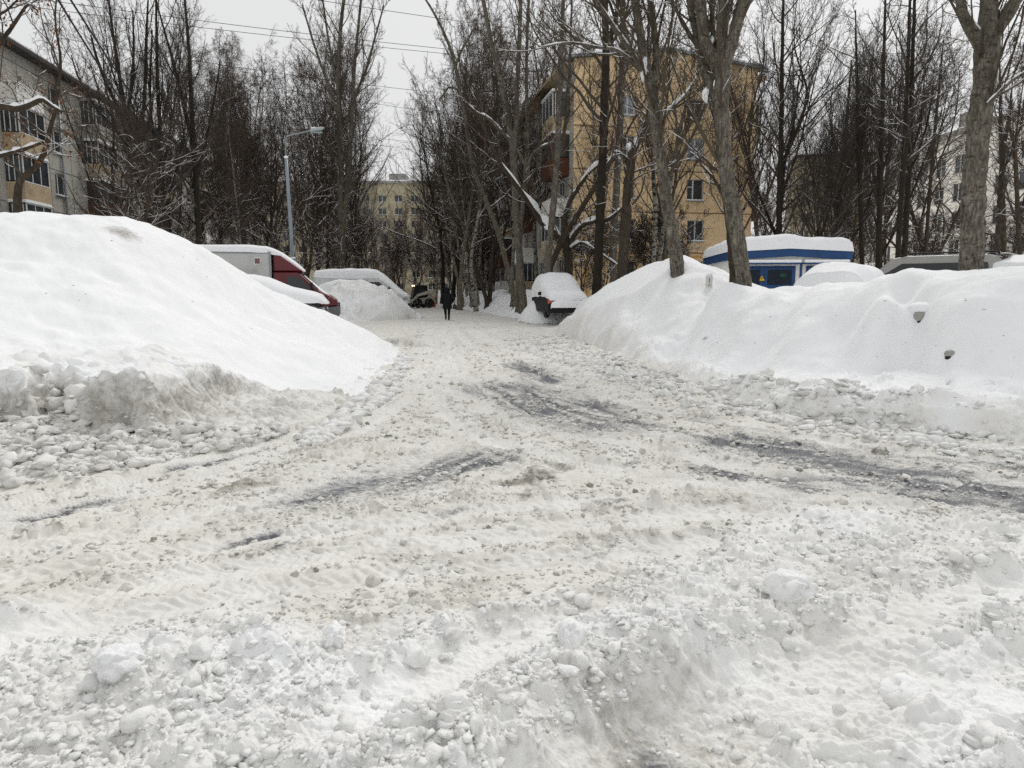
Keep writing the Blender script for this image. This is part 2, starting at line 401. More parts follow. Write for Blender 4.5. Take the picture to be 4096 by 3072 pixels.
def street(x, y):
    n = x.shape[0]
    wx = x + .03 * perlin(x * 11, y * 11, 3) + .12 * perlin(x * 2.3, y * 2.3, 5) ; wy = y + .03 * perlin(x * 11 + 9, y * 11, 4) + .12 * perlin(x * 2.3, y * 2.3 + 7, 6) 
    rad = np.hypot(x, y)
    nearm = rad < 30
    fg = np.zeros(n); m = rad < 9
    fg[m] = sstep(-.3, .3, sdist((x + .3 * perlin(x * 2, y * 2, 8))[m], (y + .3 * perlin(x * 2, y * 2, 9))[m], FGPOLY))
    best = np.full(n, 9.0); la = x * 1.0; al = y * 1.0; carve = np.zeros(n); ridge = np.zeros(n); flat = np.zeros(n); tread = np.zeros(n)
    hx = wx * .5 + x * .5; hy = wy * .5 + y * .5
    for k, (P, w, d) in enumerate(TRACKS):
        L = sum(math.dist(P[i], P[i + 1]) for i in range(len(P) - 1))
        bx = [p[0] for p in P]; by = [p[1] for p in P]
        m = (x > min(bx) - 1.5) & (x < max(bx) + 1.5) & (y > min(by) - 1.5) & (y < max(by) + 1.5)
        if not m.any(): continue
        ds, fr, sd = dist_poly(hx[m], hy[m], P)
        cl = ds < best[m]; idx = np.flatnonzero(m)[cl]
        best[idx] = ds[cl]; la[idx] = (ds * sd + k * 7.3)[cl]; al[idx] = (fr * L)[cl]
        e = np.exp(-(ds / w) ** 4)
        brk = .6 + .4 * np.clip(perlin(fr * L * .7, ds * 0 + k, 21 + k) * 2, -1, 1)
        carve[m] = np.maximum(carve[m], e * d * brk); flat[m] = np.maximum(flat[m], e * brk)
        ridge[m] += np.exp(-((ds - w * 1.5) / (w * .45)) ** 2) * d * .9 * brk
        tread[m] += e * .0065 * np.sin((fr * L + ds * .8) * 2 * np.pi / .085)
    far = np.exp(-best / 1.2)
    la = np.where(best > 1.4, x * 1.0 + .16 * y, la); al = np.where(best > 1.4, y * 1.0, al)
    pk = fbm(x * .9, y * .9, 31, 3)
    streak = masked(lambda a, b: fbm(a * 7, b * .55, 41, 4), rad < 60, la, al)
    cr = np.clip(.62 + .75 * pk + .5 * fbm(x * 3, y * 3, 33, 2), 0.06, 1.3) * (1 - .85 * flat)
    z = .03 * fbm(x * .5, y * .5, 51, 3) + .016 * streak * (1 - fg)
    z += masked(lambda a, b: .009 * fbm(a * 9, b * 9, 52, 5, .6), rad < 25, x, y)
    m = (fg < 1) & (rad < 60); c1 = (1 - fg) * cr; rg = 1.0
    z += c1 * rg * (.062 * masked(lambda a, b: clods(a / .12, b / .12, 61, .5, .5), m, wx, wy) + .036 * masked(lambda a, b: clods(a / .055, b / .055, 67, .6), m & (rad < 25), wx, wy) + .06 * masked(lambda a, b: clods(a / .26, b / .26, 71, .16, .5), m, wx, wy))
    # thin broken plates of packed snow, lying in scales along the tracks
    pl = masked(lambda a, b: clods(a / .16, b / .34, 75, .45, .25), m & (rad < 30), wx + la * 0, wy)
    z += (1 - fg) * (1 - flat) * .022 * pl * np.clip(.5 - pk, 0, 1)
    ch = (1 - np.clip(flat * 1.3, 0, .97))
    m = fg > 0
    pkm = pk[m]
    def c(s, seed, p, sh=.5): return masked(lambda a, b: clods(a / s, b / s, seed, p, sh), m, wx, wy)
    rg = 1.0; z += fg * (.007 * masked(lambda a, b: fbm(a * 22, b * 22, 54, 3, .55), m, x, y))
    pf_ = np.zeros(n); pf_[m] = .25 + .25 * pkm
    z += fg * (.05 * pk + ch * rg * (.10 * c(.36, 91, .3, 1.0) + .075 * c(.17, 97, .45, .9) + .042 * c(.08, 103, .6, .7) + .024 * c(.038, 109, .75)))
    z += np.minimum(ridge, .075) * (.4 + .9 * masked(lambda a, b: clods(a / .13, b / .13, 113, .8), ridge > .001, wx, wy)) - carve + tread * (1 - fg * .6) * (best < .4)
    asp = np.zeros(n); dirt = np.zeros(n)
    for T, A in ((PATCH, asp), (DIRT, dirt)):
        for a, b, w, s in T:
            A0 = gnd(*a); B0 = gnd(*b)
            m = (wx > min(A0[0], B0[0]) - 3 * w) & (wx < max(A0[0], B0[0]) + 3 * w) & (wy > min(A0[1], B0[1]) - 3 * w) & (wy < max(A0[1], B0[1]) + 3 * w)
            if not m.any(): continue
            ds, fr, sd = dist_poly(wx[m], wy[m], [A0, B0])
            ww = w * (1.6 if T is PATCH else 1); A[m] = np.maximum(A[m], s * np.exp(-(ds / ww) ** 2) * (.85 + .45 * np.clip(streak[m], -1, 1)))
    z -= .02 * sstep(.25, .6, asp)
    xl = lat(y, LEDGE); xr = lat(y, REDGE)
    off = np.maximum(x - xr, xl - x)
    raised = sstep(.5, 3.5, off) * sstep(6, 9, y) * np.where(x > 0, .55, .3)
    fresh = np.clip(sstep(.2, 1.5, off) * sstep(6, 9, y) + fg * (.5 + .35 * pk) + .3 * flat * (1 - fg), 0, 1)
    z += raised + sstep(1, 3, off) * sstep(6, 9, y) * .06 * fbm(x * .4, y * .4, 121, 3)
    dirt = np.clip(dirt + carve * (.9 + .5 * fg) - fresh * .2 + .16 * np.clip(pk + .1, 0, 1) * (1 - fg), 0, 1)
    return z, dict(fresh=fresh, dirt=dirt, asphalt=asp)

def polar(az, r, close=False):
    A, Rr = np.meshgrid(az, r); X = Rr * np.sin(A); Y = Rr * np.cos(A)
    nr, na = len(r), len(az)
    i = np.arange(nr - 1)[:, None] * na; j = np.arange(na if close else na - 1)[None]
    j2 = (j + 1) % na
    F = np.stack([i + j, i + j2, i + na + j2, i + na + j], -1).reshape(-1, 4)[:, ::-1]
    return X.ravel(), Y.ravel(), F
def build_ground():
    r = [.25, .7, 1.1]
    while r[-1] < 62: r.append(r[-1] + min(max(r[-1] ** 2 / 1500, .0034), .0042 * r[-1]) if r[-1] > 1.05 else .1)
    while r[-1] < 3000: r.append(r[-1] * 1.05)
    az = np.r_[np.linspace(R(-45), R(45), 960), np.radians(np.arange(49, 312, 5.5))]
    X, Y, F = polar(az, np.array(r), True)
    Z = np.zeros_like(X); at_ = {k: np.zeros_like(X) for k in ('fresh', 'dirt', 'asphalt')}
    rr = np.hypot(X, Y); m = rr < 170
    z, a = street(X[m], Y[m]); Z[m] = z * sstep(170, 120, rr[m]) + .4 * sstep(120, 170, rr[m])
    Z[~m] = .4
    for k in a: at_[k][m] = a[k]
    at_['fresh'][~m] = 1
    # centre fan
    V = np.stack([X, Y, Z], -1)
    o = npmesh('ground', V, F, M['street'], attrs=at_)
    tag(o, kind='structure'); return o
build_ground()

def heap(name, az, r, hf, foot, label, group=None, extra=None):
    """a heap of snow: height function over its own fine grid, kept inside a footprint"""
    X, Y, F = polar(np.radians(az), r)
    sd = sdist(X, Y, foot)
    Z, a, dX, dY = hf(X, Y, sd)
    keep = (sd[F] > -.25).any(1)
    F = F[keep]; used = np.unique(F); mp = np.full(len(X), -1); mp[used] = np.arange(len(used))
    V = np.stack([X + dX, Y + dY, Z], -1)[used]
    o = npmesh(name, V, mp[F], M['street'], attrs={k: v[used] for k, v in a.items()})
    return tag(o, label, 'snowbank' if name != 'snow_pile' else 'snow pile', group)
def W3(p): return tuple(at(*p))

# --- tall bank on the left with a cut, dirty edge
LB_EDGE = path_px([(-260, 530), (0, 490), (60, 483), (100, 474), (150, 464), (200, 452), (250, 443), (300, 428), (345, 408), (385, 378), (404, 354)])
LB_FOOT = LB_EDGE + [(-3.2, 19.5), (-5, 21), (-9, 23), (-16, 26), (-30, 26), (-30, 4)]
CUT = [W3(p)[:2] for p in [(-260, 392, 6.3), (-60, 386, 6.9), (0, 383, 7.2), (28, 380, 7.25), (40, 372, 7.7), (62, 370, 7.9), (80, 376, 7.45), (110, 377, 7.35), (140, 377, 7.4), (176, 373, 7.9), (194, 368, 8.8), (218, 372, 9.3), (240, 378, 9.7), (270, 386, 10.2), (300, 392, 10.7)]]
CUTREG = [(x * .55 + .3, y * .55) for x, y in LB_EDGE[:7]] + [(-1.5, 9.2), (-2.6, 10.6)] + CUT[::-1]
lbf = tps([W3(p) for p in [(0, 383, 7.2), (60, 372, 7.9), (140, 377, 7.4), (194, 368, 8.8), (240, 378, 9.7), (300, 392, 10.8), (-260, 390, 6.3), (-260, 300, 8),
                           (0, 350, 8.2), (0, 280, 10.2), (0, 214, 12.6), (-160, 212, 12), (60, 216, 12.8), (110, 219, 13), (140, 224, 13.5), (185, 236, 14), (225, 261, 14.8), (251, 277, 15.3), (282, 295, 15.9), (310, 307, 16.5), (335, 317, 17), (365, 330, 17.6), (389, 347, 18),
                           (60, 350, 8.8), (140, 350, 8.8), (100, 300, 10.3), (200, 320, 11.2), (220, 352, 10.6), (280, 352, 12), (330, 356, 13), (370, 358, 15.2), (120, 262, 11.8), (250, 318, 13.2), (300, 336, 14), (40, 250, 11.4),
                           (320, 385, 11.3), (350, 372, 13), (385, 356, 16.5)]]
          + [(-13, 17, 2.2), (-9, 18.5, 1.0), (-7, 20, .4), (-4.5, 20, .1), (-20, 20, 1.6), (-17, 24, .6), (-25, 12, 2.6), (-22, 8, 2.0), (-9, 23, .2)])
def left_bank(x, y, sd):
    sd = sd + sstep(9, 10.5, y) * (.22 * perlin(x * 1.3, y * 1.3, 231) + .12 * perlin(x * 4, y * 4, 232))
    wx = x + .12 * perlin(x * 2, y * 2, 201) ; wy = y + .16 * perlin(x * 2, y * 2, 203) 
    dcut, _, _ = dist_poly(wx, wy, CUT); inap = inside(wx, wy, CUTREG)
    s = np.where(inap, -dcut, dcut)                      # > 0 behind the cut
    dome = lbf(x, y)
    rough = sstep(1.9, .3, s) * (x < -2.6) * sstep(10.5, 8.5, y)
    dome += .08 * fbm(x * .8, y * .8, 205, 3) + .018 * fbm(x * 2.5 + y * .8, y * 2.5, 206, 3) + rough * (.10 * clods(wx / .3, wy / .3, 207, .45) + .05 * clods(wx / .13, wy / .13, 208, .5))
    de = np.maximum(sd, 0)
    lump = sstep(.9, .1, de) * (y > 9.5)
    dome = np.minimum(dome, .02 + 1.25 * np.sqrt(de * .35) + .26 * de) + lump * (.16 * clods(wx / .36, wy / .36, 209, .7, .7) + .09 * clods(wx / .16, wy / .16, 210, .7, .7))
    dome -= sum(h_ * np.exp(-((x - at(a_, b_, c_)[0]) / w_) ** 2 - ((y - c_) / .16) ** 2) for a_, b_, c_, w_, h_ in ((108, 281, 11.2, .28, .06), (122, 292, 10.9, .2, .05), (172, 316, 11.1, .55, .07), (186, 319, 11.3, .3, .05), (60, 330, 9.4, .5, .04))) 
    ap = .02 + .17 * sstep(0, 1.9, de) + .04 * fbm(x * 1.5, y * 1.5, 211, 3)
    ap += .13 * clods(wx / .42, wy / .42, 212, .35, .4) + .09 * clods(wx / .22, wy / .22, 213, .5) + .06 * clods(wx / .11, wy / .11, 214, .7) + .03 * clods(wx / .055, wy / .055, 215, .7)
    ap *= sstep(-.02, .25, de)
    ap += .05 * sstep(-.55, -.05, s) * sstep(.0, .6, de) * sstep(11, 9, y)
    k = sstep(-.15, .09, s + .05 * perlin(x * 6, y * 6, 240))
    z = np.where(sd > 0, ap * (1 - k) + np.maximum(dome, ap * .6) * k, -.12)
    z = np.where(sd > -.05, z, -.3)
    face = np.exp(-((s + .0) / .16) ** 2) * sstep(10.8, 9.8, y)
    ff = sstep(-.22, -.06, s) * sstep(.07, -.02, s)
    jx = face * .04 * perlin(z * 7, x * 6 + y * 5, 216) ; jy = face * (.07 * perlin(x * 4, z * 5, 217) + .04 * perlin(x * 9, z * 10, 218))
    z = z + face * (.05 * perlin(x * 7, y * 9, 222) + .03 * clods(x / .12, y / .10, 223, .5))
    frs = np.clip(k * (1 - .45 * rough * (.5 + perlin(x * 3, y * 3, 219))) + .25 * (1 - k), 0, 1)
    dirt = np.clip(.24 * (1 - k) + .26 * face + ff * .2 + .3 * (1 - k) * perlin(x * 1.3, y * 1.3, 220), 0, 1) * sstep(12.5, 9.5, y)
    spot = np.exp(-(((x - at(125, 236, 12.8)[0]) / .35) ** 2 + ((y - 12.7) / .25) ** 2))
    dirt = np.maximum(dirt, spot * .75)
    return z, dict(fresh=frs, dirt=dirt, asphalt=np.zeros_like(x)), jx, jy
rr = [4.6]
while rr[-1] < 27: rr.append(rr[-1] * (1.0013 if 6 < rr[-1] < 10 else 1.003 if rr[-1] < 11 else 1.005))
heap('snow_bank', np.linspace(-62, -7.5, 760), np.array(rr), left_bank, LB_FOOT, 'tall smooth snowbank left of the street with a broken dirty grey edge')

# --- long bank on the right, burying parked cars
RB_FOOT = path_px([(1500, 480), (1024, 443), (960, 437), (900, 431), (850, 425), (800, 417), (760, 408), (720, 396), (690, 384), (660, 371), (630, 359), (600, 347), (570, 338), (550, 331)]) + [(2.4, 31), (5, 29), (8, 26), (13, 24), (34, 24), (34, 6)]
rbf = tps([W3(p) for p in [(1024, 405, 7.9), (1024, 385, 8.6), (1024, 330, 9.4), (1024, 290, 9.9), (1024, 272, 10.6), (1130, 270, 10.4), (1024, 274, 12), (1130, 272, 12), (1024, 278, 13.6), (960, 275, 12.4), (960, 280, 14), (897, 279, 13.3), (897, 284, 14.8), (930, 273, 11.6), (930, 276, 13), (850, 287, 14.2), (800, 287, 15), (770, 294, 16.2), (722, 288, 18), (1150, 300, 9.6), (1150, 392, 8.2),
                           (960, 402, 8.3), (960, 386, 8.9), (960, 330, 9.8), (960, 290, 10.4), (960, 274, 11), (900, 397, 8.9), (905, 378, 10.2), (900, 330, 10.9), (895, 290, 11.4), (897, 277, 12),
                           (850, 392, 9.3), (850, 372, 11.2), (850, 330, 11.9), (850, 292, 12.5), (850, 285, 13), (800, 391, 9.7), (800, 366, 11.9), (800, 322, 12.8), (800, 285, 13.8),
                           (760, 387, 10.3), (760, 363, 12.6), (765, 322, 13.6), (770, 291, 14.8), (720, 372, 12.5), (720, 351, 14.6), (720, 315, 15.8), (722, 284.5, 16.6),
                           (680, 354, 15), (680, 331, 16.5), (686, 257, 20), (664, 257, 20), (712, 268, 20), (686, 259, 21.3), (660, 260, 21.5), (700, 262, 20), (680, 290, 18.3), (655, 302, 18.5), (640, 341, 17.5), (640, 300, 19.5), (648, 261, 20.6),
                           (600, 336, 21), (600, 316, 22), (600, 288, 23.2), (586, 299, 24), (612, 282, 22.5), (630, 273, 21.5), (566, 329, 24), (566, 318, 25.5), (552, 328, 27)]]
          + [(8, 18.5, 1.15), (14, 17, 1.2), (17, 13, 1.7), (7, 23.5, 1.5), (4, 26, .9), (10, 21, .8), (14, 20, .7), (20, 14, 1), (22, 20, .7), (24, 8, 1)], True)
LUMPS = [(930, 306, 10.25, .42, .34, .24), (862, 335, 11.4, .8, .55, .30), (962, 322, 9.8, .55, .45, .20), (695, 325, 16.2, .8, .7, .34), (752, 318, 14.2, .8, .6, .26), (612, 308, 21.8, .8, .8, .22), (800, 340, 12.4, .5, .5, .16), (880, 345, 10.9, .5, .25, -.10), (905, 335, 10.55, .16, .5, -.16), (935, 345, 9.75, .25, .25, -.14), (652, 345, 16.9, .5, .5, -.12)]
CREASE = [([(722, 287, 17.4), (700, 310, 16.7), (668, 350, 15.4), (655, 368, 14.6)], .38, .46), ([(905, 290, 11.5), (902, 330, 10.9), (908, 360, 10.4), (918, 392, 9.2)], .26, .55), ([(792, 287, 14.4), (775, 322, 13.5), (742, 366, 12.6)], .45, .32), ([(640, 300, 19.5), (625, 330, 18.4), (612, 345, 17.6)], .5, .22), ([(850, 320, 11.9), (842, 360, 11.4)], .35, .2), ([(960, 330, 9.8), (985, 345, 9.2), (1024, 352, 8.9)], .2, .14)]
CREASE = [(smooth_path([W3(p)[:2] for p in P]), w_, d_) for P, w_, d_ in CREASE]
def crease(x, y):
    r = np.zeros_like(x)
    for P, w_, d_ in CREASE: r -= d_ * np.exp(-(dist_poly(x, y, P)[0] / w_) ** 2)
    return r
def right_bank(x, y, sd):
    wx = x + .10 * perlin(x * 3, y * 3, 301); wy = y + .10 * perlin(x * 3, y * 3, 303)
    z = rbf(x, y) + crease(x, y) + .10 * fbm(x * .7, y * .7, 305, 3) + .05 * perlin((x - y) * .9, (x + y) * .25, 330) + .035 * fbm(x * 1.9 + y, y * 1.9, 306, 3) + .006 * fbm(x * 7, y * 7, 308, 3)
    for px, py, Y, a, b, h in LUMPS:
        p = at(px, py, Y); z += h * np.exp(-((x - p[0]) / a) ** 2 - ((y - Y) / b) ** 2)
    for tp in ((678, 271, 19.5), (744, 284, 17), (972, 268, 13.5)):
        p = at(*tp); z -= .22 * np.exp(-((x - p[0]) ** 2 + (y - p[1]) ** 2) / .16)
    de = np.maximum(sd, 0)
    berm = sstep(1.7, .2, de)
    near = sstep(24, 16, y)
    z = np.minimum(z, .03 + 1.7 * np.sqrt(de * .5) + .3 * de)
    berm_h = .17 * np.exp(-((de - .45) / .3) ** 2) * near
    z += berm_h + berm * near * (.10 * clods(wx / .38, wy / .38, 309, .45, .4) + .07 * clods(wx / .18, wy / .18, 310, .55) + .045 * clods(wx / .09, wy / .09, 311, .7) + .02 * clods(wx / .045, wy / .045, 312, .6))
    z = np.where(sd > 0, z * sstep(-.02, .18, sd), -.12); z = np.where(sd > -.05, z, -.3)
    frs = np.clip(1 - .62 * sstep(.75, .0, de) * (.7 + perlin(x * 2, y * 2, 313)), 0, 1)
    dirt = .28 * sstep(.6, .0, de) * np.clip(.4 + perlin(x * 1.7, y * 1.7, 314), 0, 1)
    asp = np.zeros_like(x)
    for px, py, Y, a, b, s in ((1010, 356, 8.85, .30, .14, .62), (1040, 366, 8.6, .3, .14, .6), (948, 342, 9.2, .12, .09, .55), (912, 338, 9.9, .07, .09, .6), (740, 362, 12.5, .06, .06, .8), (705, 336, 15.2, .08, .08, .7)):  # asphalt tone reused: dark car panel through thin snow, dark spots by the mirror
        p = at(px, py, Y); asp = np.maximum(asp, s * np.exp(-((x - p[0]) / a) ** 2 - ((y - Y) / b) ** 2))
    return z, dict(fresh=frs, dirt=dirt, asphalt=asp), 0 * x, 0 * x
rr = [6.0]
while rr[-1] < 32: rr.append(rr[-1] * (1.0030 if rr[-1] < 13 else 1.0045))
heap('snow_bank', np.linspace(3.0, 60, 760), np.array(rr), right_bank, RB_FOOT, 'long smooth snowbank right of the street burying a row of parked cars')

# --- ploughed heap in front of the white van
PF = path_px([(322, 322), (345, 323), (372, 321), (398, 320), (424, 318)]) + [(-5.0, 39.0), (-6, 41), (-9, 41.5), (-11.2, 40), (-11, 37)]
pf = tps([W3(p) for p in [(330, 289, 38.6), (350, 283, 39), (375, 288, 38.8), (395, 299, 38.2), (412, 311, 37.6), (350, 305, 37.3), (375, 308, 37.4), (335, 310, 37.2)]] + [(-10.5, 40.5, .8), (-8, 41, 1.0), (-6, 40.5, .4)] + [(p[0], p[1], .1) for p in PF])
def pile_h(x, y, sd):
    wx = x + .1 * perlin(x * 2, y * 2, 401); wy = y + .1 * perlin(x * 2, y * 2, 402); de = np.maximum(sd, 0)
    z = np.minimum(pf(x, y), 1.6 * np.sqrt(de)) + sstep(0, .4, de) * (.12 * fbm(x * 1.3, y * 1.3, 403, 3) + .22 * clods(wx / .7, wy / .7, 404, .5) + .14 * clods(wx / .35, wy / .35, 405, .6) + .07 * clods(wx / .17, wy / .17, 406, .6))
    z = np.where(sd > 0, z, -.3)
    return z, dict(fresh=np.clip(.75 + .3 * perlin(x, y, 407), 0, 1), dirt=np.clip(.12 + .45 * perlin(x * .8 + 3, y * .8, 408) * sstep(1.4, .4, z), 0, 1), asphalt=0 * x), 0 * x, 0 * x
heap('snow_pile', np.linspace(-20, -4.5, 300), np.linspace(35, 44, 320), pile_h, PF, 'lumpy heap of ploughed snow in front of the white van')

# --- low ploughed ridge along the right kerb, in front of the leaning birches
RIDGE = [(2.9, 37.5), (1.2, 44), (-.5, 52), (-3.6, 66), (-8.4, 90), (-12, 110)]
RF = [(x - 2.0, y) for x, y in RIDGE] + [(x + 3.2, y) for x, y in RIDGE[::-1]]
def ridge_h(x, y, sd):
    de = np.maximum(sd, 0)
    z = np.minimum(1.5 * sstep(0, 2.1, de), 1.5) * (.85 + .25 * perlin(x * .5, y * .3, 502)) + .10 * fbm(x * 1.6, y * .9, 501, 3) + .05 * np.abs(perlin(y * 1.6 + x, x * .5, 503)) * sstep(0, .5, de)
    return np.where(sd > 0, z, -.3), dict(fresh=np.ones_like(x), dirt=0 * x, asphalt=0 * x), 0 * x, 0 * x
rr = [36.0]
while rr[-1] < 112: rr.append(rr[-1] * 1.004)
heap('snow_bank', np.linspace(-9, 8, 260), np.array(rr), ridge_h, RF, 'low white snowbank along the far right kerb under leaning trees')

# --- loose clods of ploughed snow, far too many to count
def clod_field():
    rng = np.random.default_rng(5); V = []; F = []; A = {'fresh': [], 'dirt': [], 'asphalt': []}
    bm = bmesh.new(); bmesh.ops.create_icosphere(bm, subdivisions=2, radius=1); bm.verts.ensure_lookup_table()
    B = np.array([v.co for v in bm.verts]); T = np.array([[v.index for v in f.verts] for f in bm.faces]); bm.free()
    spots = []
    def scatter(n, poly_px, smin, smax, fr, dr, zf=0.0):
        P = poly_px
        xs = [p[0] for p in P]; ys = [p[1] for p in P]; c = 0
        while c < n:
            x = rng.uniform(min(xs), max(xs)); y = rng.uniform(min(ys), max(ys))
            if inside(np.array([x]), np.array([y]), P)[0]:
                s = smin * (smax / smin) ** (rng.random() ** 2.2); spots.append((x, y, s, fr, dr, zf)); c += 1
    scatter(420, path_px([(-60, 640), (330, 630), (520, 612), (700, 560), (1000, 510), (1100, 800), (-100, 800)]), .012, .06, .6, .12)
    scatter(260, LB_EDGE[:8] + CUT[7::-1], .02, .13, .35, .28, .0)
    scatter(520, path_px([(0, 600), (60, 500), (350, 415), (440, 345), (480, 345), (700, 430), (1024, 450), (1024, 510), (660, 560), (300, 600)]), .012, .05, .1, .35)
    scatter(260, path_px([(480, 345), (560, 340), (700, 395), (1000, 445), (1024, 460), (700, 415)]), .03, .11, .6, .15)
    X = np.array([s[0] for s in spots]); Y = np.array([s[1] for s in spots]); Z, _ = street(X, Y)
    zl = left_bank(X, Y, sdist(X, Y, LB_FOOT))[0]; zr = right_bank(X, Y, sdist(X, Y, RB_FOOT))[0]
    Z = np.maximum(Z, np.maximum(zl, zr))
    for k, (x, y, s, fr, dr, zf) in enumerate(spots):
        b = B * (1 + .55 * perlin(B[:, 0] * 1.3 + k * 3.1, B[:, 1] * 1.3 + B[:, 2] * 1.3, k)[:, None] + .30 * perlin(B[:, 0] * 4 + k, B[:, 2] * 4 + B[:, 1] * 3, k + 9)[:, None])
        b = b * s * rng.uniform(.6, 1.2, 3) * (1, 1, .8); a = rng.uniform(0, 6.28)
        b = np.stack([b[:, 0] * math.cos(a) - b[:, 1] * math.sin(a) + x, b[:, 0] * math.sin(a) + b[:, 1] * math.cos(a) + y, b[:, 2] + Z[k] + s * .12], -1)
        F.append(T + len(B) * k); V.append(b); d = dr * rng.uniform(.2, 1.6)
        A['fresh'].append(np.full(len(B), fr)); A['dirt'].append(np.full(len(B), d)); A['asphalt'].append(np.zeros(len(B)))
    # the finer crumbs, each a small broken lump
    bm = bmesh.new(); bmesh.ops.create_icosphere(bm, subdivisions=1, radius=1); bm.verts.ensure_lookup_table()
    B = np.array([v.co for v in bm.verts]); T = np.array([[v.index for v in f.verts] for f in bm.faces]); bm.free()
    def crumbs(n, poly, smin, smax, fr, dr, clump=1.0, flatk=1.0):
        xs = [p[0] for p in poly]; ys = [p[1] for p in poly]
        # sample evenly in the picture's depth: more of them close by
        u = rng.random(n * 6); y = 1 / (1 / max(min(ys), 1.6) + (1 / max(ys) - 1 / max(min(ys), 1.6)) * u); x = min(xs) + (max(xs) - min(xs)) * rng.random(n * 6)
        ok = inside(x, y, poly)
        dens = .5 + .9 * fbm(x * 1.1, y * 1.1, 33 + int(n), 3) * clump
        best = np.ones_like(x) * 9
        for P, w, d in TRACKS:
            ds = dist_poly(x, y, P)[0] / w
            best = np.minimum(best, ds)
        dens = np.where(best < .95, dens - .75 * flatk, np.where(best < 2.1, dens + .35, dens))
        ok &= rng.random(len(x)) < np.clip(dens, 0, 1)
        x, y = x[ok][:n], y[ok][:n]; m = len(x)
        s = smin * (smax / smin) ** (rng.random(m) ** 2) * np.clip(y / 5, .8, 1.8) 
        z = np.maximum(street(x, y)[0], np.maximum(left_bank(x, y, sdist(x, y, LB_FOOT))[0], right_bank(x, y, sdist(x, y, RB_FOOT))[0]))
        b = B[None] * (1 + .38 * rng.normal(size=(m, len(B), 1)).clip(-1.5, 1.5)) * s[:, None, None] * rng.uniform(.5, 1.4, (m, 1, 3)) * (1.1, 1.1, .55)
        a = rng.uniform(0, 6.28, m)[:, None]
        b = np.stack([b[..., 0] * np.cos(a) - b[..., 1] * np.sin(a) + x[:, None], b[..., 0] * np.sin(a) + b[..., 1] * np.cos(a) + y[:, None], b[..., 2] + (z + s * .2)[:, None]], -1)
        base = sum(len(v) for v in V)
        V.append(b.reshape(-1, 3)); F.append((T[None] + (np.arange(m) * len(B))[:, None, None] + base).reshape(-1, 3))
        d = (dr * rng.uniform(.1, 2.2, m)).repeat(len(B)); A['dirt'].append(d); A['fresh'].append(np.full(m * len(B), fr)); A['asphalt'].append(np.zeros(m * len(B)))
    road = path_px([(-40, 640), (-40, 505), (100, 478), (330, 425), (405, 350), (425, 318), (470, 318), (560, 340), (700, 392), (860, 432), (1060, 450), (1060, 512), (760, 530), (640, 600), (300, 628)])
    crumbs(8500, road, .006, .024, .2, .20)
    crumbs(500, road, .008, .028, .0, .55)
    crumbs(5500, path_px([(-60, 640), (330, 620), (520, 605), (700, 550), (860, 510), (1060, 500), (1100, 800), (-100, 800)]), .007, .034, .6, .12, .6, .8)
    crumbs(2600, LB_EDGE[:8] + CUT[7::-1], .014, .06, .4, .2, .4, 0)
    crumbs(1500, path_px([(300, 440), (345, 412), (385, 382), (404, 356), (412, 360), (395, 392), (350, 425), (310, 448)]), .014, .07, .55, .12, .2, 0)
    crumbs(2400, path_px([(480, 345), (560, 333), (700, 385), (1000, 437), (1040, 450), (1040, 470), (860, 440), (700, 408)]), .014, .06, .55, .15, .5, .5)
    o = npmesh('snow_clods', np.concatenate(V), np.concatenate(F), M['street'], attrs={k: np.concatenate(v) for k, v in A.items()})
    tag(o, 'loose crumbly clods of snow strewn over the street and its edges', 'snow clods', kind='stuff')
clod_field()
def lump(name, label, px, py, size, seed, fresh, dirt, flat=.7, bank=False):
    """one conspicuous broken block of snow or dirty ice"""
    p = gnd(px, py); x, y = np.array([p.x]), np.array([p.y]); z = street(x, y)[0][0]
    bm = bmesh.new(); bmesh.ops.create_icosphere(bm, subdivisions=4, radius=1); B = np.array([v.co for v in bm.verts]); T = np.array([[v.index for v in f.verts] for f in bm.faces]); bm.free()
    k = 1 + .30 * perlin(B[:, 0] * 1.4 + seed, B[:, 1] * 1.4 + B[:, 2], seed) + .20 * perlin(B[:, 0] * 3 + B[:, 2] * 2, B[:, 1] * 3 + seed, seed + 1) + .10 * perlin(B[:, 0] * 8 + B[:, 2] * 5, B[:, 1] * 8 - B[:, 2] * 4, seed + 2)
    k = np.round(k * 5) / 5 * .45 + k * .55
    V = B * k[:, None] * size * (1, .8, flat)
    o = npmesh(name, V, T, M['street'], attrs=dict(fresh=np.full(len(V), fresh), dirt=np.clip(dirt * (.7 + .8 * perlin(B[:, 0] * 2 + seed, B[:, 1] * 2 + B[:, 2] * 2, 9)), 0, 1), asphalt=np.zeros(len(V))))
    o.location = (p.x, p.y, z + size * flat * .35); o.rotation_euler = (0, 0, seed)
    tag(o, label, 'snow lump' if dirt < .4 else 'dirty ice lump')
lump('dirty_ice_lump', 'largest grey-brown lump of dirty ice in the middle of the street', 537, 479, .105, 3, .1, .75, .55)
lump('dirty_ice_lump', 'small dark dirty lump lying just left of the largest ice lump', 507, 484, .045, 4, .0, .9, .7)
lump('dirty_ice_lump', 'brown crumbly ice lump on the left part of the street', 245, 482, .085, 5, .0, .85, .45)
lump('dirty_ice_lump', 'dark fist-sized ice lump on the bare asphalt at right', 880, 453, .07, 6, .0, 1.0, .7)
lump('snow_lump', 'white slab-like snow block in the churned snow at lower left', 120, 684, .10, 7, .9, .05, .6)
lump('snow_lump', 'round white snowball block right of the lower left slab', 334, 648, .062, 8, .9, .05, .85)
lump('snow_lump', 'rounded snow block with a brownish top on the ridge at lower right', 790, 600, .115, 9, .75, .22, .7)
